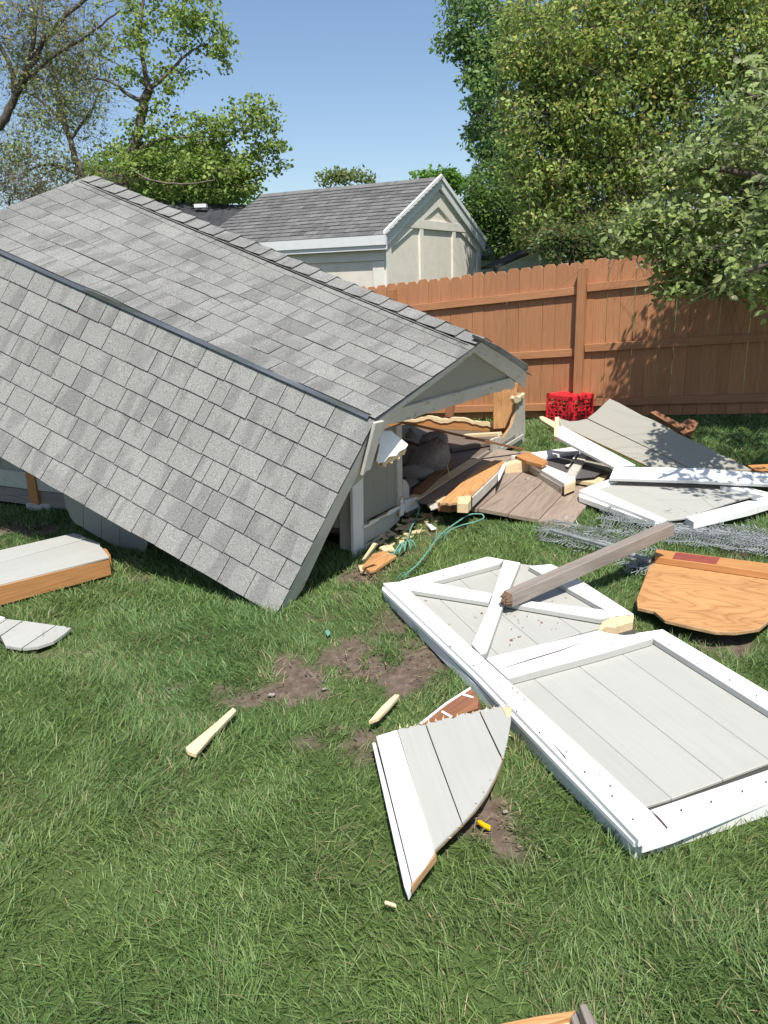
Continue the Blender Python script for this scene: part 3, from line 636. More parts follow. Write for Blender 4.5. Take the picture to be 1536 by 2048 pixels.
# nail-head specks and dirt crumbs lying on the door
for k in range(80):
    px, py = (random.gauss(1010, 60), random.gauss(1230, 28)) if k < 64 else (random.uniform(900, 1400), random.uniform(1250, 1560))
    if k >= 64:
        t_ = random.random(); px, py = 800 + 480 * t_ + 25, 1175 + 480 * t_
    c = P(px, py, DZ - .026 if k < 64 else DZ + .004); r0 = .0025 + .0045 * random.random()
    V = [c + np.array([random.uniform(-1, 1), random.uniform(-1, 1), random.uniform(0, .6)]) * r0 * 1.5 for _ in range(4)]
    if k == 0: CR = []
    CR.append((V, [[0, 1, 2], [0, 2, 3], [0, 3, 1], [1, 3, 2]]))
g = merge(CR); o = mesh_obj('dirt_crumbs', g[0], g[1], BROWNW); o['kind'] = 'stuff'; tag(o, 'dark dirt crumbs scattered on the white barn door', 'dirt')

# ------------------------------------------------------------------ pointed scrap of siding in front of the door
tn = unit((-.14, .0, 1)); TP = (P(752, 1600, .062), tn)
tr = root('curved_siding_scrap', 'pointed grey siding scrap with broad white trim and curved sawn edge', 'siding scrap', P(860, 1600))
def tpart(nm, q, lift, th, mat, **kw): return pslab(nm, q, TP, th, mat, tr, lift=lift, **kw)
tg = P(869, 1702) - P(795, 1459)
tpart('siding_plank', ragged((795, 1459), (850, 1449), 8, 2.5, 1) + [(923, 1647), (868, 1700)], 0, .008, SIDING, grain=tg, foot=True, gap=.0008, bev=0)
tpart('siding_plank', ragged((852, 1448), (957, 1421), 14, 2.5, 2) + [(1004, 1521), (990, 1555), (972, 1588), (950, 1618), (925, 1646)], 0, .008, SIDING, grain=tg, foot=True, gap=.0008, bev=0)
tpart('siding_plank', ragged((959, 1420), (1020, 1411), 8, 3, 3) + [(1022, 1440), (1016, 1475), (1006, 1518)], 0, .008, SIDING, grain=tg, foot=True, gap=.0008, bev=0)
tpart('plywood_core', ragged((796, 1461), (1019, 1414), 24, 2, 5) + [(1021, 1440), (1015, 1475), (1005, 1521), (991, 1556), (973, 1589), (950, 1620), (924, 1648), (869, 1702)], -.0085, .013, PLY_E, grain=tg)
tpart('groove_backing', [(800, 1464), (1005, 1422), (1008, 1470), (1000, 1515), (970, 1580), (920, 1642), (868, 1692)], -.0082, .003, MATS['groove_dark'], bev=0)
tpart('broad_trim', [(752, 1472), (794, 1459), (869, 1701), (850, 1730), (824, 1762)], .012, .024, WHITE, edge=None, foot=True, grain=tg)
tpart('edge_trim', [(744, 1485), (751, 1484), (825, 1768), (815, 1789), (808, 1772)], -.012, .024, WHITE, foot=True, grain=tg)
tpart('raw_end', [(871, 1700), (872, 1708), (846, 1741), (822, 1775), (822, 1765), (850, 1731)], .004, .026, PLY_E)
tpart('frayed_corner', ragged((1004, 1415), (1024, 1412), 4, 3, 6) + [(1022, 1428), (1012, 1432)], .004, .012, PINE)
for k in range(26):   # torn fibres along the two broken edges
    if k < 16: t_ = k / 15; p = np.array([800 + 215 * t_, 1457 - 44 * t_]); q = p + np.array([random.uniform(-4, 6), -random.uniform(4, 11)])
    else:
        t_ = (k - 16) / 9; p = np.array([1018 - 120 * t_ ** 1.4, 1470 + 205 * t_]); q = p + np.array([random.uniform(2, 7), random.uniform(-4, 4)])
    if k == 0: CR = []
    a, b_ = ON(*p, TP), ON(*q, TP); wv = unit(np.cross(b_ - a, tn)) * .0035
    CR.append(([a - wv, a + wv, b_, a - tn * .006], [[0, 1, 2], [1, 3, 2], [3, 0, 2]]))
g = merge(CR); mesh_obj('torn_fibres', g[0], g[1], PINE, tr)['kind'] = 'stuff'
bc = root('broken_brown_block', 'dark brown broken stud end with white streaks between scrap and door', 'timber', P(900, 1430))
BP = (P(900, 1425, .05), unit((-.3, -.3, 1))); pslab('stud', [(838, 1449), (870, 1425), (942, 1375), (957, 1396), (955, 1416), (905, 1434), (860, 1450)], BP, .05, BROWNW, bc, foot=True)
st_ = [c for c in bpy.data.objects if c.parent == bc][0]
for q in ([(838, 1447), (890, 1406), (940, 1374), (942, 1377), (890, 1410), (842, 1450)], [(885, 1421), (905, 1432), (901, 1435), (882, 1424)], [(925, 1386), (947, 1393), (946, 1396), (924, 1390)]): pslab('paint_streak', q, BP, .006, WHITE, st_, lift=.003, bev=0)

# ------------------------------------------------------------------ weathered post across the door
gp = root('weathered_square_post', 'long weathered grey square post propped from door onto wire mesh', 'post', P(1012, 1205))
a, b_ = P(1016, 1198, DZ + .045), P(1340, 1056, .27)
o = board('post', a, b_, .064, .07, GREYW, gp, end=BROWNW)
rot_ = o.matrix_world
for k in range(16):
    c = a + np.array([random.uniform(-.012, .01), random.uniform(-.022, .022), random.uniform(-.022, .022)]); d = unit(a - b_ + np.array([random.uniform(-.2, .2), random.uniform(-.2, .2), random.uniform(-.25, .1)]))
    if k == 0: CR = []
    CR.append(tube_geo([c, c + d * .012, c + d * random.uniform(.022, .036)], [.016, .013, .005], 6))
g = merge(CR); mesh_obj('rotten_end', g[0], g[1], wood('rotten_wood', (.11, .065, .04), (.17, .105, .065)), gp)

# ------------------------------------------------------------------ plywood sheet with a nailed batten
pw = root('plywood_offcut', 'orange plywood offcut with rounded edge and nailed batten on the grass', 'plywood', P(1420, 1200))
PP = (P(1420, 1255, .09), unit((0.03, .05, 1)))
pslab('plywood_sheet', [(1303, 1120), (1560, 1160), (1560, 1225), (1536, 1243), (1519, 1257), (1472, 1264), (1432, 1263), (1380, 1252), (1330, 1240), (1308, 1222), (1275, 1215), (1273, 1198), (1284, 1170)], PP, .018, PLY, pw, edge=PLY_E, foot=True, grain=P(1536, 1200) - P(1290, 1170))
bt = pslab('batten', [(1312, 1098), (1580, 1132), (1580, 1151), (1310, 1113)], PP, .04, FIR, pw, lift=.042)
pslab('red_stain', [(1352, 1104.5), (1440, 1115), (1432, 1128), (1345, 1117)], PP, .003, REDST, bt, lift=.0445, bev=0)
for (x, y) in ((1320, 1124), (1368, 1129), (1483, 1147), (1525, 1150)):
    c = ON(x, y, PP); V, Fc = tube_geo([c, c + np.array([random.uniform(-.02, .02), -.01, .04])], [.0025, .001], 4); mesh_obj('bent_nail', V, Fc, PINE, bt)

# ------------------------------------------------------------------ white framed panel under the leaning wall
p2 = root('fallen_hatch_door', 'white framed grey plank panel lying flat in leaf shade', 'door', P(1350, 1000)); Q2 = HZ(.11)
for q in ([(1180, 975), (1232, 960), (1385, 1030), (1370, 1036), (1335, 1040)], [(1232, 960), (1310, 955), (1460, 1005), (1385, 1030)], [(1310, 955), (1400, 955), (1530, 985), (1460, 1005)]): pslab('panel_plank', q, Q2, .014, SIDING, p2, lift=-.02, gap=.002, foot=True)
pslab('frame_rail', [(1158, 981), (1180, 971), (1334, 1039), (1311, 1041)], Q2, .05, WHITE, p2, foot=True)
pslab('frame_rail_edge', [(1157, 985), (1311, 1043), (1300, 1044), (1158, 993)], HZ(.085), .04, WHITE, p2)
pslab('frame_rail', [(1371, 1034), (1500, 1000), (1600, 975), (1610, 985), (1500, 1018), (1388, 1044)], Q2, .05, WHITE, p2, foot=True)
pslab('frame_rail', [(1178, 972), (1228, 955), (1236, 960), (1190, 974)], Q2, .05, WHITE, p2, lift=.002)
pslab('frame_rail', [(1460, 966), (1560, 990), (1540, 994), (1440, 972)], Q2, .045, WHITE, p2, lift=.003)

# ------------------------------------------------------------------ half of an X braced frame by the ramp
p3 = root('broken_braced_frame', 'broken white braced door frame with shade-toned backing beside the ramp', 'frame', P(1120, 950)); Q3 = HZ(.15)
pslab('backing_panel', [(1062, 921), (1160, 901), (1226, 930), (1190, 952), (1150, 956), (1134, 953)], Q3, .012, flat('shade_toned_backing', (.10, .092, .088), .8), p3, lift=-.025, foot=True)  # tree shade over this panel is put into its dark colour
pslab('stile', [(1055, 924), (1067, 920), (1151, 953), (1150, 957), (1130, 967)], Q3, .035, WHITE, p3)
pslab('stile_underlay', [(1055, 928), (1128, 968), (1124, 973), (1056, 934)], HZ(.115), .06, WHITE_OLD, p3)
pslab('raw_stile_end', [(1128, 966), (1151, 958), (1151, 963), (1129, 972)], HZ(.14), .07, PINE, p3)
pslab('top_rail', [(1022, 911), (1150, 893), (1172, 900), (1064, 917)], Q3, .035, WHITE, p3, lift=.003)
pslab('brace', [(1130, 951), (1150, 953), (1178, 907), (1163, 903)], Q3, .03, WHITE_OLD, p3, lift=.006)
pslab('brace', [(1164, 921), (1170, 913), (1228, 930), (1222, 938)], Q3, .03, SIDING_D, p3, lift=.0)
pslab('torn_paper', [(1130, 930), (1140, 928), (1148, 912), (1156, 906), (1146, 922), (1136, 934)], Q3, .003, WHITE, p3, lift=.0, bev=0)
pslab('lower_splinter', ragged((1150, 960), (1215, 950), 5, 2, 3) + [(1205, 962), (1190, 966)], HZ(.09), .03, PINE, p3)

# ------------------------------------------------------------------ leaning wall section with white trim
e0, e1 = P(1222, 958, .14), P(1536, 967, .15); ed = unit(e1 - e0); rise = math.radians(24)
back = unit(np.cross(UPZ, ed)); back = back if back[1] > 0 else -back
wn = unit(UPZ * math.cos(rise) - back * math.sin(rise)); WPL = (e0, wn)
lwp = root('leaning_wall_section', 'large torn wall section of grey siding with white trim leaning on debris', 'wall section', P(1350, 960))
wg = ON(1505, 939, WPL) - ON(1219, 797, WPL)
pslab('siding_plank', [(1117, 835), (1124, 838), (1139, 842), (1156, 841), (1173, 837), (1380, 937), (1300, 934), (1120, 850)], WPL, .016, SIDING_D, lwp, grain=wg, edge=PLY_E, gap=.002)
pslab('siding_plank', [(1174, 836), (1190, 824), (1219, 797)] + ragged((1219, 797), (1505, 939), 14, 1.5, 4) + [(1500, 942), (1382, 937)], WPL, .016, SIDING_D, lwp, grain=wg, edge=PLY_E, gap=.002)
pslab('diagonal_trim', [(1119, 852), (1124, 851), (1272, 930), (1226, 933), (1115, 874)], WPL, .03, WHITE, lwp, lift=.022)
pslab('bottom_trim', [(1229, 933), (1400, 936), (1536, 946), (1640, 956), (1640, 974), (1536, 968), (1380, 961), (1219, 956)], WPL, .03, WHITE, lwp, lift=.026)
pslab('raw_end', [(1110, 834), (1118, 833), (1119, 852), (1115, 874), (1108, 872)], WPL, .05, PINE, lwp, lift=.02)
for (p_, q_) in (((1180, 850), (1400, 945)), ((1260, 830), (1470, 930))):
    a, b_ = ON(*p_, WPL) - wn * .06, ON(*q_, WPL) - wn * .06; board('stud', a, b_, .04, .08, FIR, lwp, wn)
a = ON(1165, 860, WPL) - wn * .1
board('prop_stud', np.array([a[0] + .1, a[1] + .25, gz(a[0], a[1] + .3)]), a + np.array([.1, .05, 0]), .09, .04, FIR, lwp, (1, 0, 0))
pk = root('pale_pine_lath', 'pale pine lath poking out beside the red crate', 'lath', P(1100, 860)); pslab('lath', [(1078, 833), (1086, 832), (1114, 845), (1112, 858), (1082, 839)], (PD(1100, 845, 7.6), unit((0, -.4, .9))), .03, PINE, pk)
for i, (q, z, lb) in enumerate((([(1300, 824), (1312, 821), (1372, 852), (1358, 858)], .45, 'dark brown batten sticking out behind the leaning wall section'), ([(1350, 854), (1378, 836), (1398, 843), (1388, 860), (1366, 868)], .40, 'short brown timber end raised behind the leaning wall section'))):
    c = PD(q[0][0], q[0][1], 7.3); r_ = root('brown_timber', lb, 'timber', (c[0], c[1], gz(c[0], c[1]))); pslab('timber', q, (c, unit((0, -.5, .85))), .05, BROWNW, r_)
    c0 = ON(*q[1], (c, unit((0, -.5, .85)))); board('support', np.array([c0[0] + .05, c0[1] + .1, gz(c0[0], c0[1])]), c0 + np.array([.03, .06, -.04]), .04, .05, BROWNW, r_, (0, 1, 0))
c = P(1520, 938, .2); r_ = root('orange_plank', 'orange brown plank lying in the shade past the wall section', 'plank', c); pslab('plank', [(1495, 930), (1600, 925), (1600, 945), (1536, 946), (1512, 941)], HZ(.2), .04, FIR, r_)

# ------------------------------------------------------------------ heap of chain-link wire
cw = root('chain_link_heap', 'crumpled heap of galvanised chain link mesh under the grey post', 'wire mesh', P(1300, 1090))
def link_sheet(o, du, dv, nu, nv, amp, seed, fold):
    r = random.Random(seed); G = []; du = np.asarray(du, float); dv = np.asarray(dv, float)
    lu, lv = np.linalg.norm(du), np.linalg.norm(dv)
    def S(u, v):
        p = np.asarray(o) + du * u + dv * v
        h = .025 + .7 * amp * float(fbm(u * lu, v * lv, 6, seed)) + .55 * fold * abs(math.sin(v * math.pi * 1.5 + seed)) * (.5 + .5 * float(vn(u * 5, 0, 1, seed)))
        return np.array([p[0] + .04 * (float(vn(u * 9, v * 9, 1, seed + 2)) - .5), p[1] + .05 * (float(vn(u * 9, v * 9, 1, seed + 3)) - .5), gz(p[0], p[1]) + h])
    for i in range(nu):
        pts = [S((i + .5 + (.62 if j % 2 else -.62)) / nu, j / nv) + np.array([0, 0, .006 * (j % 2)]) for j in range(nv + 1)]
        tail = np.array([r.uniform(-.02, .02), r.uniform(-.01, .03), r.uniform(.0, .022)])
        pts = [pts[0] + tail * .7] + pts + [pts[-1] + np.array([r.uniform(-.02, .02), r.uniform(0, .03), r.uniform(.0, .022)])]
        G.append(tube_geo(pts, .0023, 4))
    return G
G = []
for (a, b_, c, nu, nv, amp, sd, fo) in (((1070, 1075), (1250, 1120), (1100, 1050), 24, 12, .05, 1, .05), ((1085, 1098), (1260, 1125), (1070, 1070), 24, 10, .04, 4, .04), ((1190, 1060), (1330, 1075), (1215, 1020), 24, 14, .08, 2, .07), ((1200, 1085), (1330, 1090), (1200, 1050), 20, 10, .07, 8, .06),
                                   ((1320, 1085), (1560, 1135), (1340, 1045), 34, 16, .05, 3, .05), ((1330, 1110), (1560, 1130), (1320, 1070), 34, 14, .06, 5, .06), ((1340, 1075), (1580, 1115), (1345, 1055), 34, 10, .04, 9, .03), ((1230, 1140), (1310, 1150), (1250, 1108), 12, 10, .05, 6, .04), ((1240, 1155), (1290, 1165), (1260, 1125), 10, 8, .03, 7, .03)):
    o_ = P(*a); G += link_sheet(o_, P(*b_) - o_, P(*c) - o_, nu, nv, amp, sd, fo)
for k in range(60):
    p = P(random.uniform(1080, 1540), random.uniform(1060, 1115)); h = random.uniform(.03, .09)
    q = [p + np.array([random.uniform(-.06, .06), random.uniform(-.05, .05), h * random.random() + .02]) for _ in range(4)]; G.append(tube_geo(spline(q, 4), .0024, 4))
g = merge(G); mesh_obj('woven_wire', g[0], g[1], WIRE, cw)
for (a, b_, za, zb) in (((1100, 1060), (1215, 1092), .09, .09), ((1255, 1107), (1300, 1122), .09, .08)):
    V, Fc = tube_geo([P(*a, za), P(*b_, zb)], .012, 8); mesh_obj('tension_bar', V, Fc, WIRE, cw)

# ------------------------------------------------------------------ left debris
lb = root('framed_siding_offcut', 'pale three plank siding offcut on an orange timber frame by the left eave', 'siding', P(100, 1150)); LZ = HZ(.135)
lgr = P(200, 1100) - P(0, 1150)
pslab('siding_plank', [(-80, 1119), (0, 1100), (148, 1066), (157, 1068), (176, 1076), (0, 1124), (-80, 1146)], LZ, .014, SIDING, lb, gap=.0015, grain=lgr, foot=True)
pslab('siding_plank', [(-80, 1147), (0, 1125), (178, 1077), (200, 1086), (201, 1093), (0, 1145), (-80, 1168)], LZ, .014, SIDING, lb, gap=.0015, grain=lgr, foot=True)
pslab('siding_plank', [(-80, 1169), (0, 1146), (203, 1093), (219, 1113), (0, 1168), (-80, 1190)], LZ, .014, SIDING, lb, gap=.0015, grain=lgr, foot=True)
dn = np.array([0, 0, -.066]); inn = np.array([-.012, .022, 0])
a, b_ = P(-90, 1193, .135) + dn + inn, P(217, 1113.5, .135) + dn + inn; board('frame_timber', a, b_, .04, .112, FIR, lb, foot=True, end=PINE)
a, b_ = P(-80, 1124, .135) + dn, P(150, 1068, .135) + dn; board('frame_timber', a, b_, .04, .10, FIR, lb); board('frame_timber', P(205, 1092, .135) + dn, P(217, 1111, .135) + dn + inn * 2, .04, .10, FIR, lb)
ls = root('torn_white_siding', 'torn white siding scrap with curved broken edge low on the left', 'siding scrap', P(60, 1270)); LS = HZ(.032); lg2 = P(45, 1242) - P(-10, 1280)
pslab('siding_plank', [(-60, 1250), (-20, 1232), (0, 1236), (46, 1241), (0, 1272), (-40, 1290)], LS, .014, SIDING, ls, gap=.004, grain=lg2, foot=True, bev=0)
pslab('siding_plank', [(0, 1273), (47, 1241), (112, 1250), (42, 1297), (10, 1292)], LS, .014, SIDING, ls, gap=.004, grain=lg2, foot=True, bev=0)
pslab('siding_plank', ragged((113, 1250), (144, 1255), 4, 1.5, 3) + [(130, 1268), (106, 1284), (75, 1294), (44, 1297)], LS, .014, SIDING, ls, gap=.004, grain=lg2, foot=True, bev=0)
pslab('backing', [(-40, 1250), (-10, 1242), (46, 1246), (112, 1253), (132, 1259), (104, 1280), (44, 1292), (10, 1288)], LS, .004, MATS['groove_dark'], ls, lift=-.009, bev=0)
pslab('trim_end', [(-40, 1236), (-20, 1228), (10, 1234), (-10, 1246)], LS, .018, WHITE, ls, lift=.02)

# ------------------------------------------------------------------ splinters and chips
def chip(name, q, z, th, mat, label, cat='splinter', nrm=(0, 0, 1)):
    c = P(*q[0], z); o = pslab(name, q, (c, unit(nrm)), th, mat, foot=True); tag(o, label, cat); return o
chip('wood_splinter', [(371, 1494), (376, 1502), (392, 1508), (425, 1470), (473, 1420), (466, 1414), (432, 1444)], .05, .02, PINE, 'largest pale wood splinter alone on the left lawn', nrm=(.15, -.1, 1))
chip('wood_splinter', [(737, 1442), (757, 1435), (778, 1414), (799, 1389), (789, 1388), (764, 1411)], .055, .018, PINE, 'pale wedge splinter in grass above the pointed scrap')
chip('wood_splinter', [(770, 1799), (792, 1806), (793, 1812), (768, 1804)], .05, .01, PINE, 'tiny pale wood chip in the grass below the scrap point')
chip('plywood_fragment', [(724, 1133), (745, 1108), (768, 1101), (793, 1111), (752, 1138), (740, 1141)], .05, .02, PLY, 'orange plywood fragment at the foot of the wall corner', 'plywood')
chip('wood_splinter', [(716, 1131), (740, 1126), (752, 1134), (738, 1144), (720, 1140)], .03, .02, PINE, 'crumbled pale plywood layer beside the wall corner')
chip('wood_splinter', [(722, 1121), (746, 1085), (753, 1087), (729, 1118)], .12, .02, PINE, 'upright pale yellow stick leaning by the wall corner', nrm=(-.6, -.7, .5))
chip('wood_splinter', [(757, 1094), (770, 1090), (778, 1098), (768, 1102)], .03, .018, PINE, 'curled pale chip nearest the skirt board')
chip('wood_splinter', [(770, 1088), (785, 1092), (790, 1100), (777, 1099)], .03, .018, PINE, 'small pale chip beside the green rope end')
chip('wood_splinter', [(851, 1046), (862, 1048), (873, 1056), (862, 1058)], .03, .012, WHITE, 'white paint flake on grass near the threshold')
chip('wood_splinter', [(1220, 880), (1236, 878), (1238, 882), (1224, 884)], .5, .008, PINE, 'thin pale splinter on top of the leaning wall section') if False else None
o = chip('yellow_clip', [(953, 1640), (963, 1639), (967, 1643), (982, 1650), (980, 1657), (968, 1652), (958, 1645)], .02, .012, YELLOW, 'small bright yellow plastic clip on bare soil', 'clip')
o = chip('green_plastic_bit', [(650, 1262), (657, 1258), (661, 1266), (655, 1272)], .035, .006, ROPE, 'tiny green plastic bit on the grass', 'plastic')
bf = root('brown_wood_frame', 'corner of a brown wooden frame at the very bottom edge', 'frame', P(1120, 2060))
pslab('rail', [(940, 2062), (1000, 2046), (1080, 2030), (1152, 2019), (1140, 2034), (1050, 2058), (990, 2080)], HZ(.1), .03, PLY, bf, foot=True)
pslab('end_block', [(1141, 2033), (1153, 2019), (1172, 2052), (1180, 2075), (1160, 2080)], HZ(.098), .06, GREYW, bf, foot=True)
pslab('inner_rail', [(1000, 2068), (1139, 2035), (1139, 2060), (1020, 2090)], HZ(.085), .04, PINE, bf, foot=True)
pslab('post', [(1159, 2009), (1165, 2005), (1173, 2007), (1200, 2055), (1210, 2080), (1185, 2080)], HZ(.14), .09, GREYW, bf, foot=True)

rn_ = random.Random(31)
for k in range(60):   # chips strewn along the broken sill
    sx = rn_.uniform(.1, 1.5); p = A0 + EX * sx - EY * rn_.uniform(.03, .22); z = float(gz(p[0], p[1])) + .02 + (.06 if sx > .9 else 0); an = rn_.uniform(0, 6.28); L = rn_.uniform(.03, .11); d = np.array([math.cos(an), math.sin(an), 0]); q = np.array([-d[1], d[0], 0]) * rn_.uniform(.006, .02); c = np.array([p[0], p[1], z])
    if k == 0: CR = []
    tp = [c - q, c + d * L * .6 - q * 1.2, c + d * L - q * .2 + UPZ * rn_.uniform(0, .02), c + d * L * .8 + q * .7, c + q]; CR.append((tp + [p_ - UPZ * .008 for p_ in tp], [[0, 1, 2, 3, 4], [9, 8, 7, 6, 5]] + [[m_ + 5, (m_ + 1) % 5 + 5, (m_ + 1) % 5, m_] for m_ in range(5)]))
g = merge(CR); o = mesh_obj('wood_chips', g[0], g[1], PINE); o['kind'] = 'stuff'
for k, (a, b_, m_, lb) in enumerate((((900, 900, .14), (985, 885, .15), FLOORW, 'dark loose board lying across the back of the shed floor'), ((835, 985, .15), (900, 925, .17), BROWNW, 'dark brown stud lying beside the slumped sack'), ((930, 872, .14), (1000, 868, .2), PINE, 'pale broken stud by the torn wall strip'))):
    a, b_ = P(*a), P(*b_); r_ = root('loose_stud', lb, 'timber', a); board('stud', a, b_, .07, .035, m_, r_)

# green rope: two lengths with frayed ends
def rope(pts, rad, label):
    sp = spline(pts, 10); G = []
    for s in range(3):
        tw = []
        for i, p in enumerate(sp):
            d = unit(sp[min(i + 1, len(sp) - 1)] - sp[max(i - 1, 0)]); u = unit(np.cross(d, UPZ + .01)); v = np.cross(d, u); a = i * .9 + s * 2.094
            tw.append(p + (u * math.cos(a) + v * math.sin(a)) * rad * .55)
        G.append(tube_geo(tw, rad * .6, 5))
    for k in range(9):
        d = unit(sp[-1] - sp[-4]) + np.array([random.uniform(-.7, .7), random.uniform(-.7, .7), random.uniform(-.1, .4)]); G.append(tube_geo([sp[-1], sp[-1] + d * .04, sp[-1] + d * .08 + np.array([0, 0, -.02])], [rad * .4, rad * .3, rad * .15], 4))
    g = merge(G); o = mesh_obj('green_rope', g[0], g[1], ROPE, None, None, True); tag(o, label, 'rope', 'green rope on the grass')
rope([P(833, 1000, .16), P(838, 1015, .10), P(833, 1035, .06), P(822, 1056, .07), P(817, 1075, .07), P(812, 1086, .08), P(800, 1098, .06), P(788, 1106, .05)], .005, 'green frayed rope hanging from the threshold past the wall stub')
rope([P(968, 1033, .09), P(962, 1028, .10), P(938, 1030, .10), P(912, 1046, .08), P(890, 1062, .07), P(872, 1080, .08), P(858, 1100, .07), P(836, 1128, .06), P(815, 1146, .05)], .005, 'green looped rope trailing over the grass toward the barn door')
rope([P(968, 1033, .09), P(966, 1037, .08), P(950, 1044, .08), P(925, 1050, .07), P(905, 1058, .07), P(893, 1066, .06)], .0045, 'short return loop of green rope beside the ramp')
G = []
for k in range(5):
    a = P(814, 1084, .08); b_ = P(785 + 12 * k, 1112 - 4 * k, .04); G.append(tube_geo(spline([a, (a + b_) / 2 + np.array([0, 0, .03]), b_], 5), [.007] + [.005] * 9 + [.003], 5))
g = merge(G); tag(mesh_obj('frayed_rope_strands', g[0], g[1], ROPE, None, None, True), 'frayed green rope strands fanned out by the wall corner', 'rope', 'green rope on the grass')

# ------------------------------------------------------------------ red milk crate
cp = P(1128, 838); cz = float(gz(cp[0], cp[1])); cp = np.array([cp[0], cp[1] - .25, cz + .01]); CS, CH = .37, .315
cr = root('red_milk_crate', 'bright red plastic lattice crate standing upside down by the fence post', 'crate', cp); cyaw = math.radians(33)
cx_, cy_ = np.array([math.cos(cyaw), math.sin(cyaw), 0]), np.array([-math.sin(cyaw), math.cos(cyaw), 0])
def cw3(x, y, z): return cp + cx_ * x + cy_ * y + UPZ * z
def bar(a, b, w_, t_, up): 
    a, b = np.asarray(a), np.asarray(b); ex = unit(b - a); ez = unit(up - ex * (np.asarray(up) @ ex)); ey = np.cross(ez, ex)
    return [p + ey * sy * w_ / 2 + ez * sz * t_ / 2 for p in (a, b) for sy, sz in ((-1, -1), (1, -1), (1, 1), (-1, 1))], [[3, 2, 1, 0], [4, 5, 6, 7], [0, 1, 5, 4], [1, 2, 6, 5], [2, 3, 7, 6], [3, 0, 4, 7]]
def lattice(fn, n, W, H, nm, bw_=.010):
    G = [bar(fn(-W / 2, .012), fn(W / 2, .012), .024, .012, n), bar(fn(-W / 2, H - .022), fn(W / 2, H - .022), .044, .014, n), bar(fn(-W / 2 + .014, 0), fn(-W / 2 + .014, H), .028, .014, n), bar(fn(W / 2 - .014, 0), fn(W / 2 - .014, H), .028, .014, n)]
    for k in range(1, 6): z = .02 + (H - .06) * k / 6; G.append(bar(fn(-W / 2, z), fn(W / 2, z), bw_, .006, n))
    for k in range(1, 6): x = -W / 2 + W * k / 6; G.append(bar(fn(x, 0), fn(x, H), bw_, .006, n))
    lo, hi = .02, H - .045
    for k in range(-4, 5, 2):
        for s in (1, -1):
            x0 = -W / 2 + k * W / 4; x1 = x0 + s * (hi - lo); a = [x0, lo]; b = [x1, hi]
            def clipx(p, q):
                if p[0] < -W / 2: f = (-W / 2 - p[0]) / (q[0] - p[0]); return [-W / 2, p[1] + f * (q[1] - p[1])]
                if p[0] > W / 2: f = (W / 2 - p[0]) / (q[0] - p[0]); return [W / 2, p[1] + f * (q[1] - p[1])]
                return p
            if max(a[0], b[0]) <= -W / 2 or min(a[0], b[0]) >= W / 2: continue
            a2, b2 = clipx(a, b), clipx(b, a); G.append(bar(fn(*a2), fn(*b2), bw_ * 1.1, .008, n))
    g = merge(G); return mesh_obj(nm, g[0], g[1], RED, cr)
lattice(lambda x, z: cw3(x, -CS / 2, z), -cy_, CS, CH, 'side_panel'); lattice(lambda x, z: cw3(x, CS / 2, z), cy_, CS, CH, 'side_panel')
lattice(lambda x, z: cw3(-CS / 2, x, z), -cx_, CS, CH, 'side_panel'); lattice(lambda x, z: cw3(CS / 2, x, z), cx_, CS, CH, 'side_panel')
lattice(lambda x, z: cw3(x, z - CS / 2, CH), UPZ, CS, CS, 'base_panel', .022)
FOOT.append(np.array([cw3(-CS / 2, -CS / 2, 0)[:2], cw3(CS / 2, -CS / 2, 0)[:2], cw3(CS / 2, CS / 2, 0)[:2], cw3(-CS / 2, CS / 2, 0)[:2]]))

# ------------------------------------------------------------------ fence
F0 = np.array([2.31, 8.93]); FD = unit((.872, -.489)); FN = np.array([-FD[1] * -1, 0]); FN = np.array([FD[1], -FD[0]])   # FN towards the yard
def fpt(s, off=0.0, z=0.0):
    p = F0 + FD * s + FN * off; zb = .085 * .872 * s * (1 if abs(s) < 6 else 6 / abs(s)) + .02; return np.array([p[0], p[1], zb + z])
fence = root('brown_picket_fence', 'brown stained dog eared privacy fence behind the wreck', 'fence', fpt(0))
FN3 = np.array([FN[0], FN[1], 0]); pitch = .146; H = 1.77
for k in range(-46, 24):
    s = k * pitch + .05; wd = .1425 + .0015 * random.random(); h0 = H + random.uniform(-.012, .012); dx = random.uniform(-.004, .004)
    e = .035; prof = [(-wd / 2, .03), (wd / 2, .03), (wd / 2, h0 - e), (wd / 2 - e * .8, h0), (-wd / 2 + e * .8, h0), (-wd / 2, h0 - e)]
    off = -.012 + random.uniform(-.002, .002)
    slab('picket', [fpt(s + x + dx * z, off, z) for x, z in prof], FN3, .017, FENCEW, fence, grain=UPZ)
for s in (-7.2, -4.8, -2.4, 0.0, 2.4): board('post', fpt(s, .05, -.1), fpt(s, .05, 1.70), .092, .092, FENCEW, fence, up=FN3)
for s0, s1, dz in ((-7.15, -4.85, 0), (-4.75, -2.45, .0), (-2.35, -.052, -.02), (.05, 2.35, .02), (2.45, 3.4, .02)):
    for zz in (.18, .80, 1.46): board('rail', fpt(s0, .009 + .002, zz + dz), fpt(s1, .009 + .002, zz + dz + (.02 if dz < 0 and zz > 1 else 0)), .085, .038, FENCEW, fence, up=FN3)

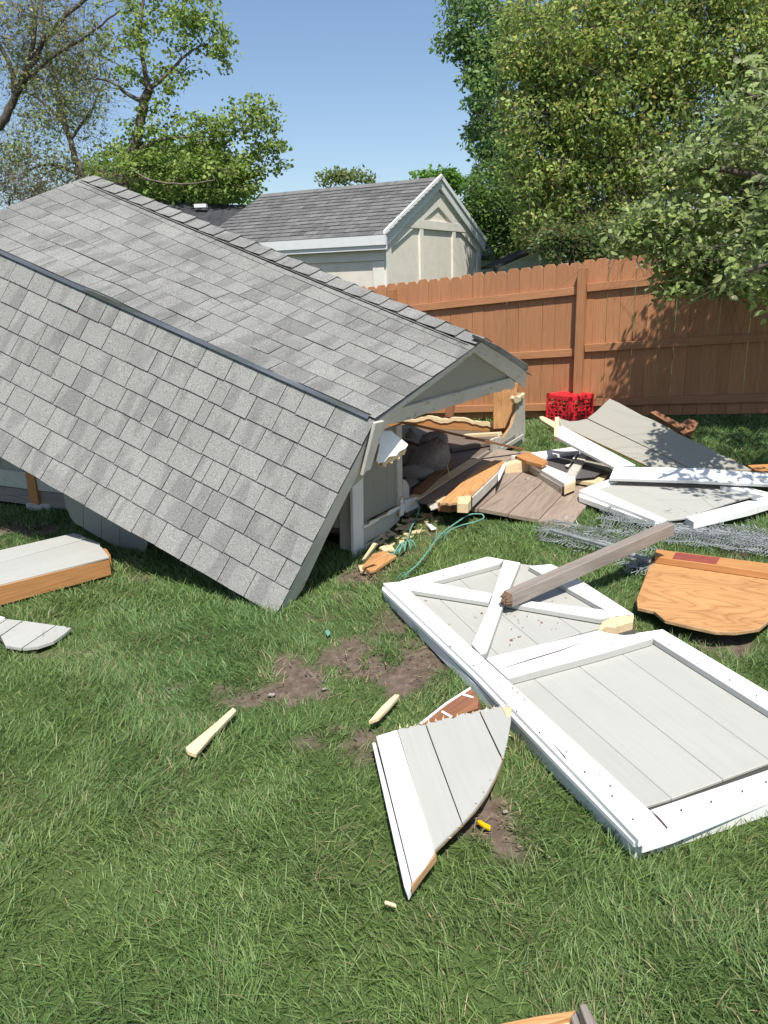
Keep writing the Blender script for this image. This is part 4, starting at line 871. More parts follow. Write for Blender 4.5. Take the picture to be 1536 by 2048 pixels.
# ------------------------------------------------------------------ neighbour's cream shed
gd, rd = unit((.474, .88, 0)), unit((-.88, .474, 0)); nc = np.array([.14, 12.5, 0.0]); SW, SL, EH, RH = 4.06, 3.55, 2.36, 3.27
ns = root('cream_garden_shed', 'cream shed with grey shingle roof and white eaves beyond the fence', 'shed', nc)
gnv = -rd   # gable faces right
def sp(g, r, z, out=0): return nc + gd * g + rd * r + UPZ * z + gnv * out
def spl(nm, q, th, mat, out, **kw): return slab(nm, [sp(g, 0, z, out) for g, z in q], gnv, th, mat, ns, **kw)
spl('gable_wall', [(0, 0), (SW, 0), (SW, EH), (SW / 2, RH - .12), (0, EH)], .1, CREAM, 0)
slab('side_wall', [sp(0, 0.1, 0), sp(0, SL, 0), sp(0, SL, EH), sp(0, .1, EH)], -gd, .1, CREAM, ns); slab('side_wall', [sp(SW, 0.1, 0), sp(SW, SL, 0), sp(SW, SL, EH), sp(SW, .1, EH)], gd, .1, CREAM, ns)
slab('gable_wall', [sp(0.1, SL, 0), sp(SW - .1, SL, 0), sp(SW - .1, SL, EH), sp(SW / 2, SL, RH - .15), sp(.1, SL, EH)], rd, .08, CREAM, ns)
sl = (RH - EH) / (SW / 2)
def rk(g): return EH + sl * min(g, SW - g)
for q in ([(.0, EH - .32), (.0, EH - .05), (SW / 2, RH - .18), (SW / 2, RH - .45)], [(SW / 2, RH - .45), (SW / 2, RH - .18), (SW, EH - .05), (SW, EH - .32)]): spl('gable_trim', q, .05, CREAM_T, .03)
spl('gable_trim', [(.0, 0), (.18, 0), (.18, EH - .2), (.0, EH - .3)], .04, CREAM_T, .038); spl('gable_trim', [(SW - .18, 0), (SW, 0), (SW, EH - .3), (SW - .18, EH - .2)], .04, CREAM_T, .038)
spl('gable_trim', [(.62, EH + .08), (SW - .62, EH + .08), (SW - .62, EH + .22), (.62, EH + .22)], .04, CREAM_T, .036)
for g in (1.25, 2.65): spl('gable_trim', [(g, 0), (g + .14, 0), (g + .14, EH + .08), (g, EH + .08)], .035, CREAM_T, .032); spl('gable_trim', [(g, EH + .22), (g + .14, EH + .22), (g + .14, rk(g + .07) - .3), (g, rk(g + .07) - .3)], .035, CREAM_T, .032)
slab('side_trim', [sp(-.03, .0, EH - .42), sp(-.03, SL, EH - .42), sp(-.03, SL, EH - .24), sp(-.03, 0.0, EH - .24)], -gd, .03, CREAM_T, ns)
slab('corner_trim', [sp(-.02, 0, 0), sp(-.02, .2, 0), sp(-.02, .2, EH - .43), sp(-.02, 0, EH - .43)], -gd, .03, CREAM_T, ns); slab('side_trim', [sp(-.02, 2.0, 0), sp(-.02, 2.12, 0), sp(-.02, 2.12, EH - .43), sp(-.02, 2.0, EH - .43)], -gd, .03, CREAM_T, ns)
ov = .28
def roofpt(g, r, h=0, side=0):   # g measured down the slope horizontally from the ridge
    x = SW / 2 - g if side == 0 else SW / 2 + g; nn = unit(np.cross(rd, (-gd if side == 0 else gd) - UPZ * sl)); nn = nn if nn[2] > 0 else -nn
    return sp(x, r, RH - sl * g) + nn * h
gmax = SW / 2 + .12
for side in (0, 1):
    nn = unit(roofpt(1, 1, 1, side) - roofpt(1, 1, 0, side))
    nd = slab('roof_deck', [roofpt(0, -.06, 0, side), roofpt(0, SL + .12, 0, side), roofpt(gmax, SL + .12, 0, side), roofpt(gmax, -.06, 0, side)], nn, .05, SH_FAR, ns)
    if side == 0: near_deck = nd
slab('eave_fascia', [sp(-.14, -.12, EH - .27), sp(-.14, SL + .12, EH - .27), sp(-.14, SL + .12, EH - .09), sp(-.14, -.12, EH - .09)], -gd, .03, WHITE_SH, ns)
slab('eave_fascia', [sp(-.125, -.12, EH - .20), sp(-.125, SL + .12, EH - .20), sp(-.125, SL + .12, EH - .06), sp(-.125, -.12, EH - .06)], -gd, .03, WHITE_SH, ns, bev=0).location += Vector(-gd * .04)
for q in ([(-.12, EH - .24), (-.14, EH - .08), (SW / 2, RH + .0), (SW / 2, RH - .16)], [(SW / 2, RH - .16), (SW / 2, RH + .0), (SW + .14, EH - .08), (SW + .12, EH - .24)]): spl('rake_board', q, .05, WHITE_SH, .075)
for q in ([(-.14, EH - .08), (-.14, EH - .0), (SW / 2, RH + .07), (SW / 2, RH - .01)], [(SW / 2, RH - .01), (SW / 2, RH + .07), (SW + .14, EH - .0), (SW + .14, EH - .08)]): spl('rake_cap', q, .03, WHITE, .098)
rows = 15; exg = gmax / rows
for k in range(rows):
    g1 = gmax - k * exg + (.02 if k == 0 else 0); g0 = gmax - (k + 1) * exg; r_ = -.125 + (-.12 if k % 2 else 0) - random.random() * .08
    while r_ < SL + .12:
        w_ = .25; a, b_ = max(r_ + .002, -.125), min(r_ + w_ - .002, SL + .125)
        if b_ - a > .04:
            h = .014 + .006 * random.random()
            V = [roofpt(max(g0 - .03, 0), a, .003), roofpt(max(g0 - .03, 0), b_, .003), roofpt(g1, b_, h), roofpt(g1, a, h), roofpt(g1, b_, .001), roofpt(g1, a, .001)]
            mesh_obj('shingle', V, [[0, 3, 2, 1], [3, 5, 4, 2], [0, 5, 3], [1, 2, 4]], SH_FAR, near_deck, frame(V[0], rd, (0, 0, 1)))
        r_ += w_
slab('ridge_cap', [roofpt(.13, -.13, .02), roofpt(.13, SL + .13, .02), roofpt(0, SL + .13, .03), roofpt(0, -.13, .03)], unit(roofpt(1, 1, 1) - roofpt(1, 1, 0)), .012, SH_FAR, ns)

# farther roofs
dk = PD(330, 440, 19.0); dh = root('dark_roofed_house', 'low dark grey roof with a small pale vent behind the wreck', 'house', (dk[0], dk[1], 0))
RA = (PD(440, 440, 18.0), unit((-.05, -.6, .8)))
slab('roof', [PD(250, 398, 20), PD(345, 404, 20), PD(530, 412, 20), PD(530, 470, 17.5), PD(200, 470, 17.5)], (0, -.6, .8), .15, DARKROOF, dh)
slab('wall', [PD(220, 465, 17.9) * [1, 1, 0], PD(520, 465, 17.9) * [1, 1, 0], PD(520, 465, 17.9), PD(220, 465, 17.9)], (0, -1, 0), .2, CREAM, dh)
c = PD(402, 414, 19.2); board('roof_vent', c - np.array([.14, 0, -.02]), c + np.array([.14, 0, .02]), .2, .08, WHITE_SH, dh)
c = PD(1020, 500, 24); bh = root('blue_roofed_house', 'dark blue grey house roof behind the cream shed', 'house', (c[0], c[1], 0))
slab('roof', [PD(940, 468, 26), PD(985, 470, 26), PD(1042, 508, 22), PD(935, 512, 22)], (0, -.5, .8), .15, DARKROOF, bh)
slab('dormer_roof', [PD(1012, 487, 25), PD(1068, 462, 25), PD(1076, 468, 23), PD(1040, 506, 23)], (.2, -.5, .8), .12, DARKROOF, bh)
slab('wall', [PD(940, 510, 22.5) * [1, 1, 0], PD(1080, 510, 22.5) * [1, 1, 0], PD(1080, 508, 22.5), PD(940, 510, 22.5)], (0, -1, 0), .2, GREENSH, bh)
c = PD(1060, 530, 14.5); gs = root('pale_green_shed', 'small pale green shed with white sloping rake just above the fence', 'shed', (c[0], c[1], 0))
g_ = [PD(1000, 534, 14.5), PD(1080, 498, 14.5), PD(1122, 520, 14.5)]
slab('wall', [g_[0] * [1, 1, 0], g_[2] * [1, 1, 0], g_[2], g_[1], g_[0]], (0, -1, 0), .1, GREENSH, gs, grain=UPZ)
pslab('rake_board', [(998, 532), (1079, 496), (1081, 502), (1002, 538)], (g_[0] + np.array([0, -.03, 0]), np.array([0, -1.0, 0])), .04, WHITE_SH, gs)
slab('roof', [g_[0] + np.array([-.1, -.1, .02]), g_[1] + np.array([0, -.1, .04]), g_[1] + np.array([0, 2, .04]), g_[0] + np.array([-.1, 2, .02])], (-.4, 0, .9), .05, DARKROOF, gs); slab('roof', [g_[1] + np.array([0, -.1, .04]), g_[2] + np.array([.1, -.1, .02]), g_[2] + np.array([.1, 2, .02]), g_[1] + np.array([0, 2, .04])], (.4, 0, .9), .05, DARKROOF, gs)

# ------------------------------------------------------------------ trees
def leaves(C, size, rng, cols, weights, aspect=.55, droop=.3, broad=True, zref=None):
    """leaf blades (folded along the midrib) at points C"""
    n = len(C); d = rng.normal(size=(n, 3)); d[:, 2] = d[:, 2] * .6 - droop; d /= np.linalg.norm(d, axis=1)[:, None]
    u = rng.normal(size=(n, 3)); u[:, 2] += .9; u -= d * (u * d).sum(1)[:, None]; u /= np.linalg.norm(u, axis=1)[:, None]; s = np.cross(d, u)
    L = size * rng.uniform(.65, 1.25, n)[:, None]; W_ = L * aspect * rng.uniform(.8, 1.15, n)[:, None]; fold = rng.uniform(.05, .35, n)[:, None]
    if broad:
        V = np.stack([C, C + d * L * .35 + s * W_ * .5 + u * W_ * fold * .5, C + d * L * .72 + s * W_ * .36 + u * W_ * fold * .4, C + d * L - u * L * .06, C + d * L * .72 - s * W_ * .36 + u * W_ * fold * .4, C + d * L * .35 - s * W_ * .5 + u * W_ * fold * .5], 1); k = 6
        lp = np.array([0, 1, 2, 3, 0, 3, 4, 5]); sz = np.array([4, 4])
    else:
        V = np.stack([C, C + d * L * .45 + s * W_ * .5 + u * W_ * fold * .4, C + d * L, C + d * L * .45 - s * W_ * .5 + u * W_ * fold * .4], 1); k = 4
        lp = np.array([0, 1, 2, 0, 2, 3]); sz = np.array([3, 3])
    loops = (np.arange(n)[:, None] * k + lp[None, :]).ravel(); sizes = np.tile(sz, n)
    ci = rng.choice(len(cols), n, p=np.array(weights) / sum(weights)); col = np.array(cols)[ci] * rng.uniform(.75, 1.25, n)[:, None]
    return V.reshape(-1, 3), loops, sizes, np.repeat(col, k, 0)
def make_tree(name, label, base, limbs, blobs, leaf, per, cr, cols, weights, seed, bark=BARK, aspect=.55, droop=.3, broad=False, twig=.012, extra_twigs=0, group=None, flat_=.7):
    """limbs: list of (points, r0, r1); blobs: (centre, radii, clusters)"""
    rng = np.random.default_rng(seed); base = np.asarray(base, float)
    rt = root(name, label, 'shrub' if 'shrub' in name else 'tree', base, group); G = []; SK = []
    for pts, r0, r1 in limbs:
        sp_ = spline(pts, 6); k = len(sp_); sp_ = [p + (rng.normal(size=3) * r0 * .12 if 0 < i < k - 1 else 0) for i, p in enumerate(sp_)]
        G.append(tube_geo(sp_, [r0 + (r1 - r0) * (i / (k - 1)) ** .8 for i in range(k)], 8)); SK += sp_
    SK = np.array(SK); CL = []
    for c, r, k in blobs:
        q = rng.normal(size=(k, 3)); q /= np.linalg.norm(q, axis=1)[:, None]; q *= (rng.random(k) ** .45)[:, None]; CL.append(np.asarray(c) + q * np.asarray(r))
    CL = np.concatenate(CL); order = np.argsort(np.min(((CL[:, None] - SK[None]) ** 2).sum(2), 1)) if len(CL) < 3000 else np.arange(len(CL))
    nodes = list(SK)
    NA = np.zeros((len(SK) + 3 * len(CL), 3)); NA[:len(SK)] = SK; nn = len(SK)
    for ci in order:
        c = CL[ci]; dd = ((NA[:nn] - c) ** 2).sum(1) + .6 * np.maximum(NA[:nn, 2] - c[2], 0) ** 2; p = NA[np.argmin(dd)]; L = np.linalg.norm(c - p)
        if L < .02: continue
        mid = (p + c) / 2 + np.array([0, 0, .12 * L]) + rng.normal(size=3) * L * .07; r0 = min(twig * (.6 + .9 * L), .05)
        G.append(tube_geo([p, mid, c], [r0, r0 * .7, r0 * .3], 4)); NA[nn] = mid; NA[nn + 1] = c; nn += 2
        for _ in range(extra_twigs):
            e = c + rng.normal(size=3) * cr * 1.6 - np.array([0, 0, .25 * cr]); G.append(tube_geo([(mid + c) / 2, (c + e) / 2 + rng.normal(size=3) * cr * .15, e], [r0 * .4, r0 * .3, r0 * .15], 3))
    g = merge(G); mesh_obj('trunk', g[0], g[1], bark, rt, None, True)
    dens = rng.uniform(.35, 1.6, len(CL)); cnt = np.maximum((per * dens).astype(int), 1); idx = np.repeat(np.arange(len(CL)), cnt)
    q = rng.normal(size=(len(idx), 3)); q *= (cr * rng.random(len(idx)) ** .33 / np.linalg.norm(q, axis=1))[:, None]; q[:, 2] *= flat_
    shade = rng.uniform(.8, 1.2, len(CL))[idx]
    V, lo, sz, col = leaves(CL[idx] + q, leaf, rng, cols, weights, aspect, droop, broad); k = len(V) // len(idx)
    big_mesh('crown', V, lo, sz, LEAF, np.clip(col * np.repeat(shade, k)[:, None] * 2.05, 0, .5), rt)
    return rt
def pr(px, py, Y, rx, ry, rz=None):
    k = Y / FPX * 1.02; return PD(px, py, Y), (rx * k, (rz if rz is not None else (rx + ry) / 2) * k, ry * k)
def blobs(Y, lst, dz=0):
    out = []
    for e in lst:
        px, py, rx, ry, n = e[:5]; c, r = pr(px, py, Y + (e[5] if len(e) > 5 else 0), rx, ry); out.append((c, r, n))
    return out
def lm(Y, pts): return [PD(x, y, Y + (p[0] if p else 0)) for x, y, *p in pts]
def gbase(px, Y): p = PD(px, 500, Y); return np.array([p[0], p[1], float(gz(p[0], p[1])) - .05])
MAPLE = [(.095, .145, .032), (.125, .17, .04), (.06, .10, .025), (.15, .19, .055)]
# tall maple left of centre
b0 = gbase(238, 20)
make_tree('maple_tree', 'tall spring maple with open bright green crown behind the roof ridge', b0,
    [([b0] + lm(20, [(245, 370), (258, 330), (275, 270), (288, 205), (297, 180)]), .16, .10), (lm(20, [(297, 180), (288, 130), (280, 70), (286, 0), (290, -60)]), .075, .02), (lm(20, [(297, 180), (330, 152), (372, 110), (412, 88)]), .06, .015),
     (lm(20, [(266, 305), (310, 284), (355, 275), (410, 276), (450, 290)]), .055, .015), (lm(20, [(289, 205), (255, 188), (225, 165), (180, 155)]), .06, .02), (lm(20, [(258, 335), (300, 360, -1), (370, 368, -1), (430, 360, -1)]), .035, .012), (lm(20, [(410, 276), (470, 265), (510, 225)]), .03, .012)],
    blobs(20, [(400, 55, 60, 65, 46), (330, 10, 90, 55, 50), (250, 90, 70, 90, 50), (440, 95, 28, 34, 14), (330, 140, 60, 40, 20), (470, 245, 65, 42, 46), (528, 225, 26, 50, 26), (540, 312, 34, 28, 22), (455, 320, 70, 45, 60), (330, 330, 110, 60, 150), (420, 365, 90, 40, 110), (240, 330, 70, 55, 80), (300, 245, 55, 45, 26), (490, 355, 35, 30, 30), (395, 260, 60, 40, 34)]),
    .10, 20, .23, MAPLE, [4, 4, 2, 2], 11, aspect=.8, droop=.25, twig=.016)
b1 = gbase(330, 27)
make_tree('round_tree', 'dense dark green tree filling in low behind the tall maple', b1, [([b1] + lm(27, [(335, 400), (330, 350), (340, 320)]), .2, .08)],
    blobs(27, [(320, 370, 130, 55, 150), (420, 380, 90, 40, 100), (220, 375, 60, 45, 60), (360, 320, 90, 40, 70)]), .17, 40, .45, [(.05, .10, .02), (.07, .13, .025), (.035, .07, .015)], [3, 3, 2], 12, aspect=.8)
# sparse leaning tree at the far left
b2 = gbase(-60, 17); b3 = gbase(170, 23)
make_tree('leaning_tree', 'dark leaning tree with drooping bare twigs at the left edge', b2,
    [([b2] + lm(17, [(-40, 330), (5, 245), (30, 192), (58, 135), (110, 55), (180, -10)]), .12, .035), (lm(17, [(30, 190), (20, 130), (-20, 60)]), .07, .03), (lm(17, [(45, 165), (110, 110), (170, 75), (240, 20)]), .05, .015), (lm(17, [(58, 135), (70, 60), (60, -20)]), .06, .02), (lm(17, [(0, 250), (-30, 180), (-60, 120)]), .06, .02)],
    blobs(17, [(60, 40, 90, 60, 60), (130, 60, 80, 70, 60), (40, 130, 60, 60, 40), (170, 120, 60, 60, 44), (100, 180, 70, 60, 40), (10, 60, 60, 60, 30), (150, 200, 50, 60, 26)]), .085, 15, .30, [(.15, .16, .07), (.12, .155, .055), (.19, .155, .075), (.09, .125, .045)], [4, 3, 2, 2], 13, BARK_D, .5, .5, False, .010, 3)
make_tree('slender_tree', 'slender half leafed tree with grey trunk left of the maple', b3,
    [([b3] + lm(23, [(165, 370), (150, 320), (140, 280), (118, 200), (95, 100), (80, 0)]), .14, .03), (lm(23, [(140, 280), (180, 225), (205, 170)]), .05, .02), (lm(23, [(130, 250), (80, 200), (40, 180)]), .05, .02), (lm(23, [(160, 350), (110, 330), (70, 335), (40, 360)]), .05, .02)],
    blobs(23, [(140, 260, 70, 60, 50), (60, 230, 60, 60, 36), (180, 170, 50, 60, 36), (60, 330, 60, 40, 40), (130, 340, 50, 30, 36), (20, 300, 40, 50, 30), (100, 120, 70, 70, 40)]), .11, 14, .36, [(.11, .15, .05), (.13, .165, .06), (.16, .15, .07)], [4, 3, 2], 14, BARK, .6, .4, False, .012, 3)
b4 = gbase(20, 15)
make_tree('twiggy_shrub', 'brown twiggy half bare shrub rising behind the roof at the left edge', b4, [([b4] + lm(15, [(20, 440), (30, 380), (20, 330)]), .03, .012), ([b4] + lm(15, [(60, 430), (80, 370), (70, 320)]), .03, .01), ([b4] + lm(15, [(0, 430), (-20, 370), (-10, 310)]), .03, .01)],
    blobs(15, [(20, 370, 70, 45, 60), (80, 390, 50, 30, 36), (-30, 350, 50, 60, 30), (140, 395, 50, 22, 30), (210, 370, 30, 24, 20)]), .06, 16, .2, [(.09, .08, .04), (.07, .10, .03), (.13, .09, .05)], [3, 4, 2], 15, BARK, .5, .3, False, .008, 5)

# right-hand trees
b5 = gbase(1010, 21)
make_tree('silver_maple', 'blue green drooping maple rising at the edge of the sky', b5, [([b5] + lm(21, [(1015, 400), (1010, 250), (1000, 120), (990, 0)]), .2, .07), (lm(21, [(1005, 250), (960, 190), (930, 110), (905, 60)]), .06, .015), (lm(21, [(1003, 180), (950, 60), (930, 0)]), .06, .015)],
    blobs(21, [(930, 25, 45, 45, 44), (960, 95, 48, 60, 70), (905, 90, 30, 20, 12), (970, 190, 38, 80, 80), (962, 265, 24, 40, 26), (1010, 60, 50, 90, 70), (1010, 300, 40, 60, 50), (985, 330, 28, 40, 24)]), .12, 36, .30, [(.085, .145, .055), (.11, .175, .06), (.06, .105, .04), (.135, .19, .055)], [4, 3, 2, 2], 16, aspect=.6, droop=.5, twig=.016)
b6 = gbase(1250, 14)
GOLD = [(.145, .195, .05), (.185, .225, .062), (.105, .16, .042), (.23, .195, .06), (.085, .12, .036)]
make_tree('golden_tree', 'large yellow green spring tree filling the upper right beyond the fence', b6,
    [([b6] + lm(14, [(1245, 480), (1230, 380), (1215, 250), (1200, 100), (1180, -40)]), .18, .06), (lm(14, [(1230, 380), (1150, 300), (1090, 220), (1060, 130)]), .07, .02), (lm(14, [(1220, 300), (1300, 220), (1360, 100), (1400, 0)]), .08, .02), (lm(14, [(1240, 430), (1160, 420), (1080, 410)]), .05, .015), (lm(14, [(1240, 420), (1330, 360), (1420, 300)]), .06, .02)],
    blobs(14, [(1130, 80, 110, 110, 200), (1250, 60, 120, 110, 200), (1400, 60, 120, 110, 170), (1090, 220, 85, 90, 150), (1200, 220, 110, 100, 190), (1330, 210, 110, 110, 170), (1470, 200, 90, 120, 110), (1080, 340, 70, 80, 120), (1180, 350, 100, 80, 150), (1300, 350, 100, 80, 140), (1100, 440, 70, 50, 80), (1200, 450, 90, 50, 90), (1440, 350, 100, 90, 90), (1500, 450, 100, 60, 60), (1060, 100, 60, 80, 60), (1510, 60, 80, 100, 110), (1440, -20, 110, 60, 80), (1540, 250, 60, 120, 70)]),
    .088, 36, .27, GOLD, [5, 4, 4, 1.3, 2], 17, aspect=.55, droop=.75, twig=.012, extra_twigs=1)
b7 = gbase(985, 17.5)
make_tree('background_shrub', 'dark green tall bushes between the cream shed and golden tree', b7, [([b7] + lm(17.5, [(990, 500), (985, 430), (990, 380)]), .06, .02), ([b7] + lm(17.5, [(1040, 500), (1050, 430)]), .05, .02)],
    blobs(17.5, [(990, 400, 50, 70, 130), (1050, 420, 50, 70, 120), (955, 420, 30, 50, 50), (1100, 470, 60, 40, 60), (1020, 470, 60, 40, 70)]), .09, 34, .28, [(.05, .095, .02), (.075, .125, .03), (.035, .065, .018)], [3, 3, 2], 18, droop=.2)
b8 = gbase(1130, 12.2)
make_tree('hedge_shrub', 'dark tangled shrub growing just over the fence top', b8, [([b8] + lm(12.2, [(1140, 540), (1150, 500), (1160, 470)]), .05, .02), ([b8] + lm(12.2, [(1230, 540), (1240, 480)]), .05, .02)],
    blobs(12.2, [(1130, 490, 40, 34, 60), (1200, 490, 60, 40, 90), (1290, 480, 60, 40, 80), (1090, 480, 20, 22, 14), (1380, 480, 70, 50, 80), (1480, 490, 70, 50, 70)]), .075, 26, .2, [(.04, .07, .02), (.06, .09, .025), (.12, .10, .04)], [3, 3, 1], 19, BARK_D, droop=.2, twig=.01, extra_twigs=2)
# apple tree in the yard, trunk outside the frame on the right
b9 = np.array([5.2, 6.1, .1]); APP = [(.13, .175, .06), (.165, .21, .08), (.095, .135, .045), (.20, .235, .12)]
def AP(px, py, Y): return PD(px, py, Y)
make_tree('apple_tree', 'near apple tree with broad grey green leaves overhanging the fence on the right', b9,
    [([b9, b9 + np.array([-.1, .05, .9]), b9 + np.array([-.25, .1, 1.6])], .15, .10), ([b9 + np.array([-.25, .1, 1.6]), AP(1560, 500, 7.0), AP(1430, 500, 7.3), AP(1330, 520, 7.4)], .06, .012), ([b9 + np.array([-.2, .1, 1.5]), AP(1590, 380, 6.9), AP(1460, 340, 7.2), AP(1350, 340, 7.3)], .07, .012),
     ([b9 + np.array([-.25, .1, 1.6]), AP(1640, 300, 7.0), AP(1560, 220, 7.2), AP(1480, 180, 7.3)], .07, .015), ([b9 + np.array([-.2, .0, 1.5]), AP(1640, 520, 5.4), AP(1560, 520, 4.9), AP(1490, 545, 4.8)], .05, .01), ([b9 + np.array([-.25, .1, 1.6]), AP(1560, 430, 7.3), AP(1400, 425, 7.4), AP(1260, 460, 7.4)], .05, .01), ([AP(1450, 500, 7.3), AP(1400, 550, 7.3), AP(1350, 580, 7.3)], .02, .006)],
    blobs(7.3, [(1440, 300, 90, 70, 46), (1370, 330, 60, 50, 26), (1500, 400, 80, 70, 60), (1400, 430, 80, 50, 56), (1310, 445, 55, 38, 34), (1270, 475, 38, 24, 18), (1480, 500, 80, 50, 70), (1380, 510, 70, 36, 60), (1420, 560, 60, 24, 44), (1350, 578, 36, 16, 20), (1510, 560, 40, 26, 30), (1560, 300, 60, 140, 50), (1620, 450, 70, 110, 70), (1650, 200, 80, 160, 50), (1490, 180, 60, 80, 20), (1240, 488, 24, 12, 7), (1330, 505, 40, 24, 20)]) +
    blobs(5.1, [(1545, 470, 50, 60, 30), (1560, 560, 40, 40, 22), (1600, 380, 60, 90, 40), (1500, 540, 20, 26, 7)]) +
    [(np.array([3.9, 5.2, 2.6]), (.75, .6, .6), 70), (np.array([3.3, 5.9, 2.9]), (.7, .6, .5), 50), (np.array([4.6, 5.8, 3.4]), (.9, .9, .7), 80), (np.array([4.2, 7.0, 3.0]), (.8, .6, .7), 60), (np.array([2.75, 4.35, 2.35]), (.42, .35, .3), 16), (np.array([3.75, 7.4, 2.2]), (.5, .35, .6), 90), (np.array([4.5, 7.2, 2.2]), (.6, .45, .7), 90), (np.array([3.9, 6.7, 2.75]), (.7, .5, .6), 70), (np.array([4.4, 6.6, 2.6]), (.8, .7, .8), 80), (np.array([3.3, 5.0, 2.3]), (.45, .5, .4), 26), (np.array([5.2, 6.4, 3.2]), (.9, .9, .9), 70)],
    .07, 15, .17, APP, [4, 4, 3, 1.5], 20, BARK_D, .58, .15, True, .008, 1)
# tops far beyond the cream shed
b10 = gbase(690, 24)
make_tree('distant_tree', 'pale feathery treetop poking above the cream shed ridge', b10, [([b10] + lm(24, [(690, 420), (690, 370)]), .08, .03)], blobs(24, [(665, 357, 26, 13, 22), (700, 354, 26, 10, 18), (735, 358, 16, 10, 10)]), .12, 20, .26, [(.11, .14, .05), (.09, .12, .04)], [1, 1], 21, droop=-.5)
b11 = gbase(865, 32)
make_tree('distant_tree', 'small rounded green treetop beside the cream shed gable peak', b11, [([b11] + lm(32, [(870, 420), (868, 370)]), .1, .04)], blobs(32, [(850, 355, 18, 9, 14), (888, 352, 26, 12, 30), (915, 365, 16, 14, 14)]), .2, 26, .36, [(.06, .12, .025), (.08, .15, .03)], [1, 1], 22)
b12 = gbase(952, 38); cone = []
for k in range(9): cone.append((PD(952, 336 + k * 9, 38), ((2 + k * 2.6) / 1540 * 38, (2 + k * 2.6) / 1540 * 38, .1), 4 + k * 2))
make_tree('spruce_tree', 'tiny dark pointed spruce top on the skyline', b12, [([b12] + lm(38, [(952, 400), (952, 332)]), .12, .02)], cone, .16, 26, .2, [(.03, .055, .03), (.04, .07, .035)], [1, 1], 23, BARK_D, .3, .4)

# ------------------------------------------------------------------ lawn
def inside(x, y, poly, grow=0.0):
    c = poly.mean(0); q = poly + (poly - c) * (grow / (np.linalg.norm(poly - c, axis=1)[:, None] + 1e-9)); r = np.zeros(len(x), bool); n = len(q); j = n - 1
    for i in range(n):
        xi, yi = q[i]; xj, yj = q[j]
        cond = ((yi > y) != (yj > y)) & (x < (xj - xi) * (y - yi) / (yj - yi + 1e-12) + xi); r ^= cond; j = i
    return r
def lawn_points(n, y0, y1, rng):
    y = y0 + (y1 - y0) * rng.random(n); hw = .64 * y + 1.15; x = (rng.random(n) * 2 - 1) * hw; return x, y
GV, GL, GS, GC = [], [], [], []; off = 0
rng = np.random.default_rng(99)
for (y0, y1, dens, seg, wk) in ((.9, 1.7, 19000, 3, .85), (1.7, 2.6, 17000, 3, .9), (2.6, 3.8, 12000, 2, 1.1), (3.8, 5.4, 7600, 2, 1.4), (5.4, 8.0, 4200, 2, 2.0), (8.0, 11.5, 2100, 2, 3.0)):
    hw = .64 * (y0 + y1) / 2 + 1.15; n = int(dens * (y1 - y0) * 2 * hw); x, y = lawn_points(n, y0, y1, rng)
    bb = bareness(x, y); thin = .22 + .95 * fbm(x, y, 3.1, 1); keep = (rng.random(n) < np.clip(thin * 1.25, .3, 1)) & (rng.random(n) > bb * 1.02)
    for poly in FOOT:
        lo_, hi_ = poly.min(0) - .1, poly.max(0) + .1; m_ = keep & (x > lo_[0]) & (x < hi_[0]) & (y > lo_[1]) & (y < hi_[1])
        if m_.any():
            ix = np.where(m_)[0]; keep[ix[inside(x[ix], y[ix], poly, -.004)]] = False
    x, y, bb = x[keep], y[keep], bb[keep]; n = len(x)
    tuft = fbm(x, y, 4.2, 7); tall = .022 + .052 * np.clip(tuft * 1.6 - .3, 0, 1) + .022 * rng.random(n); tall *= (1 - .45 * bb) * rng.uniform(.6, 1.25, n)
    th = 2 * math.pi * (fbm(x, y, 1.9, 11) * 2.2) + rng.normal(size=n) * 1.25; lean = np.abs(rng.normal(.5, .42, n)) ; lean = np.clip(lean, .05, 1.5)
    dx, dy = np.cos(th) * np.sin(lean), np.sin(th) * np.sin(lean); dz = np.cos(lean)
    phi = rng.random(n) * math.pi; sx, sy = np.cos(phi), np.sin(phi); w_ = .0017 * wk * rng.uniform(.7, 1.4, n)
    z0 = gz(x, y) - .004; curl = rng.uniform(.25, .9, n) * tall
    rows = []
    for k in range(seg + 1):
        f = k / seg; px_ = x + dx * tall * f + np.cos(th) * curl * f * f * .55; py_ = y + dy * tall * f + np.sin(th) * curl * f * f * .55; pz = z0 + np.maximum(dz * tall * f - curl * f * f * .35, .004 * f); ww = w_ * (1 - .35 * f)
        if k < seg: rows += [np.stack([px_ - sx * ww, py_ - sy * ww, pz], 1), np.stack([px_ + sx * ww, py_ + sy * ww, pz], 1)]
        else: rows.append(np.stack([px_, py_, pz], 1))
    V = np.stack(rows, 1); kv = V.shape[1]; lp, sz = [], []
    for k in range(seg - 1): lp += [2 * k, 2 * k + 1, 2 * k + 3, 2 * k + 2]; sz.append(4)
    lp += [2 * seg - 2, 2 * seg - 1, 2 * seg]; sz.append(3)
    GV.append(V.reshape(-1, 3)); GL.append((np.arange(n)[:, None] * kv + np.array(lp)[None] + off).ravel()); GS.append(np.tile(sz, n)); off += n * kv
    hue = fbm(x, y, .9, 21); hue2 = fbm(x, y, 3.3, 25); base = np.array([.086, .168, .056]) * (1 - hue[:, None]) * 1.2 + np.array([.172, .24, .074]) * hue[:, None]
    base = base + (hue2[:, None] - .5) * np.array([.03, .03, .03]); base *= rng.uniform(.65, 1.4, n)[:, None]
    dry = rng.random(n) < (.035 + .25 * np.clip(bb, 0, 1) + .10 * (hue2 > .62)); base[dry] = np.array([.32, .27, .15]) * rng.uniform(.6, 1.3, dry.sum())[:, None]
    GC.append(np.repeat(np.clip(base, .015, .6), kv, 0))
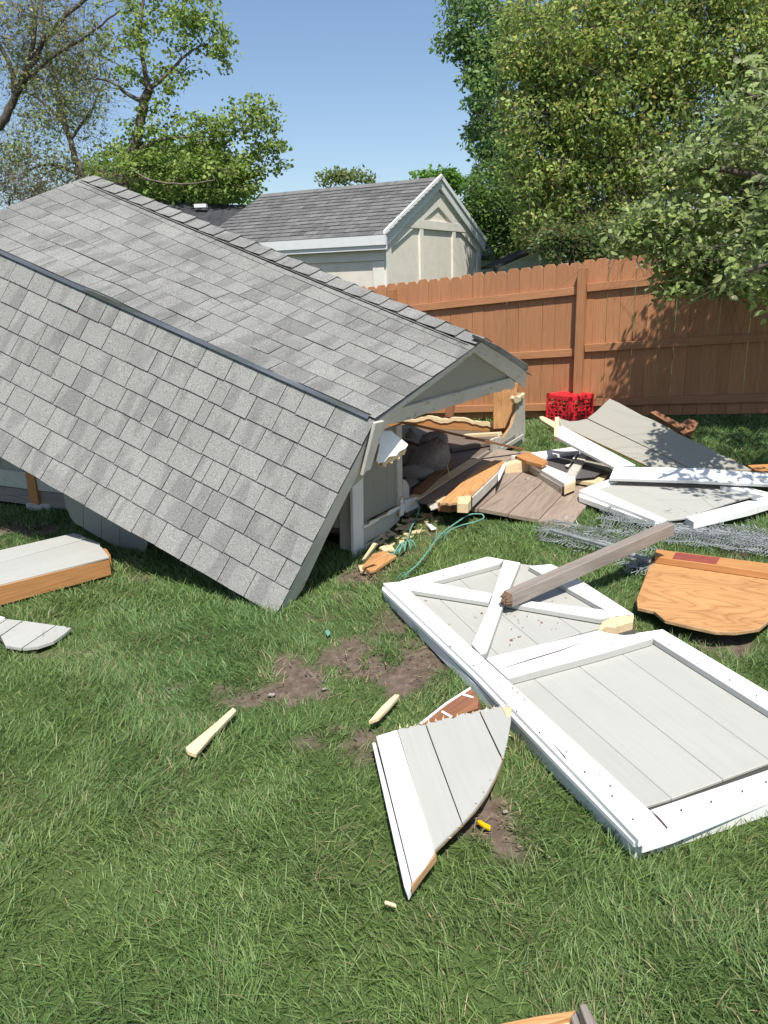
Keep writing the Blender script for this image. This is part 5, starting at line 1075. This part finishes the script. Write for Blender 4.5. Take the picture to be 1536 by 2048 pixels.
grass = big_mesh('grass', np.concatenate(GV), np.concatenate(GL), np.concatenate(GS), GRASS, np.concatenate(GC)); grass['kind'] = 'stuff'; grass['label'] = 'short uneven green lawn grass'; grass['category'] = 'grass'

# straw, clods and pebbles on the bare soil
G = []; rn = random.Random(5)
for cx, cy, rx, ry, k in BARE:
    for _ in range(int(260 * rx * ry / .04 * .5) + 12):
        x = cx + rn.gauss(0, .5) * rx; y = cy + rn.gauss(0, .5) * ry
        if any(inside(np.array([x]), np.array([y]), p)[0] for p in FOOT): continue
        z = float(gz(x, y)); r0 = .003 + .006 * rn.random() ** 3
        V = [np.array([x + rn.uniform(-1, 1) * r0, y + rn.uniform(-1, 1) * r0, z + rn.uniform(-.3, 1) * r0]) for _ in range(5)]; G.append((V, [[0, 1, 2], [0, 2, 3], [0, 3, 1], [4, 2, 1], [4, 3, 2], [4, 1, 3]]))
g = merge(G); o = mesh_obj('soil_clods', g[0], g[1], flat('clod_brown', (.16, .12, .095), .95, 0, .4, 60)); o['kind'] = 'stuff'
G = []
for (px, py, n_, r_) in ((740, 1150, 150, .16), (30, 1045, 260, .3), (850, 1050, 120, .22), (700, 1340, 60, .3), (975, 1640, 40, .14), (1410, 1285, 40, .2), (900, 870, 120, .5), (790, 1120, 120, .16), (1100, 985, 70, .3)):
    c = P(px, py)
    for _ in range(n_):
        x, y = c[0] + rn.gauss(0, .6) * r_, c[1] + rn.gauss(0, .6) * r_; a = rn.random() * 6.28; L = rn.uniform(.01, .045); z = float(gz(x, y)) + (.135 if py == 870 else .075 if py == 985 else .012) + rn.random() * .012; w_ = .0015 + .0015 * rn.random()
        d = np.array([math.cos(a), math.sin(a), rn.uniform(-.1, .25)]); s_ = np.array([-math.sin(a), math.cos(a), 0]) * w_; p = np.array([x, y, z]); G.append(([p - s_, p + s_, p + d * L + s_ * .5, p + d * L - s_ * .5], [[0, 1, 2, 3]]))
g = merge(G); o = mesh_obj('sawdust_straw', g[0], g[1], flat('dry_straw', (.34, .25, .15), .9, 0, .4, 30)); o['kind'] = 'stuff'
for i, (px, py, r0, lb) in enumerate(((648, 1379, .012, 'pale stone on the bare soil patch nearest the middle'), (543, 1391, .014, 'stone at the left end of the soil patch'), (1055, 960, .025, 'small rubble stone on the ramp by the beam stub'), (1011, 1625, .01, 'tiny pale pebble beside the yellow clip'))):
    c = P(px, py, .07 if py == 960 else .0); o = lump('stone', c + np.array([0, 0, r0 * .3]), (r0, r0 * .7, r0 * .5), i, STONE, None, .2, .8); tag(o, lb, 'stone', 'loose pale stones')
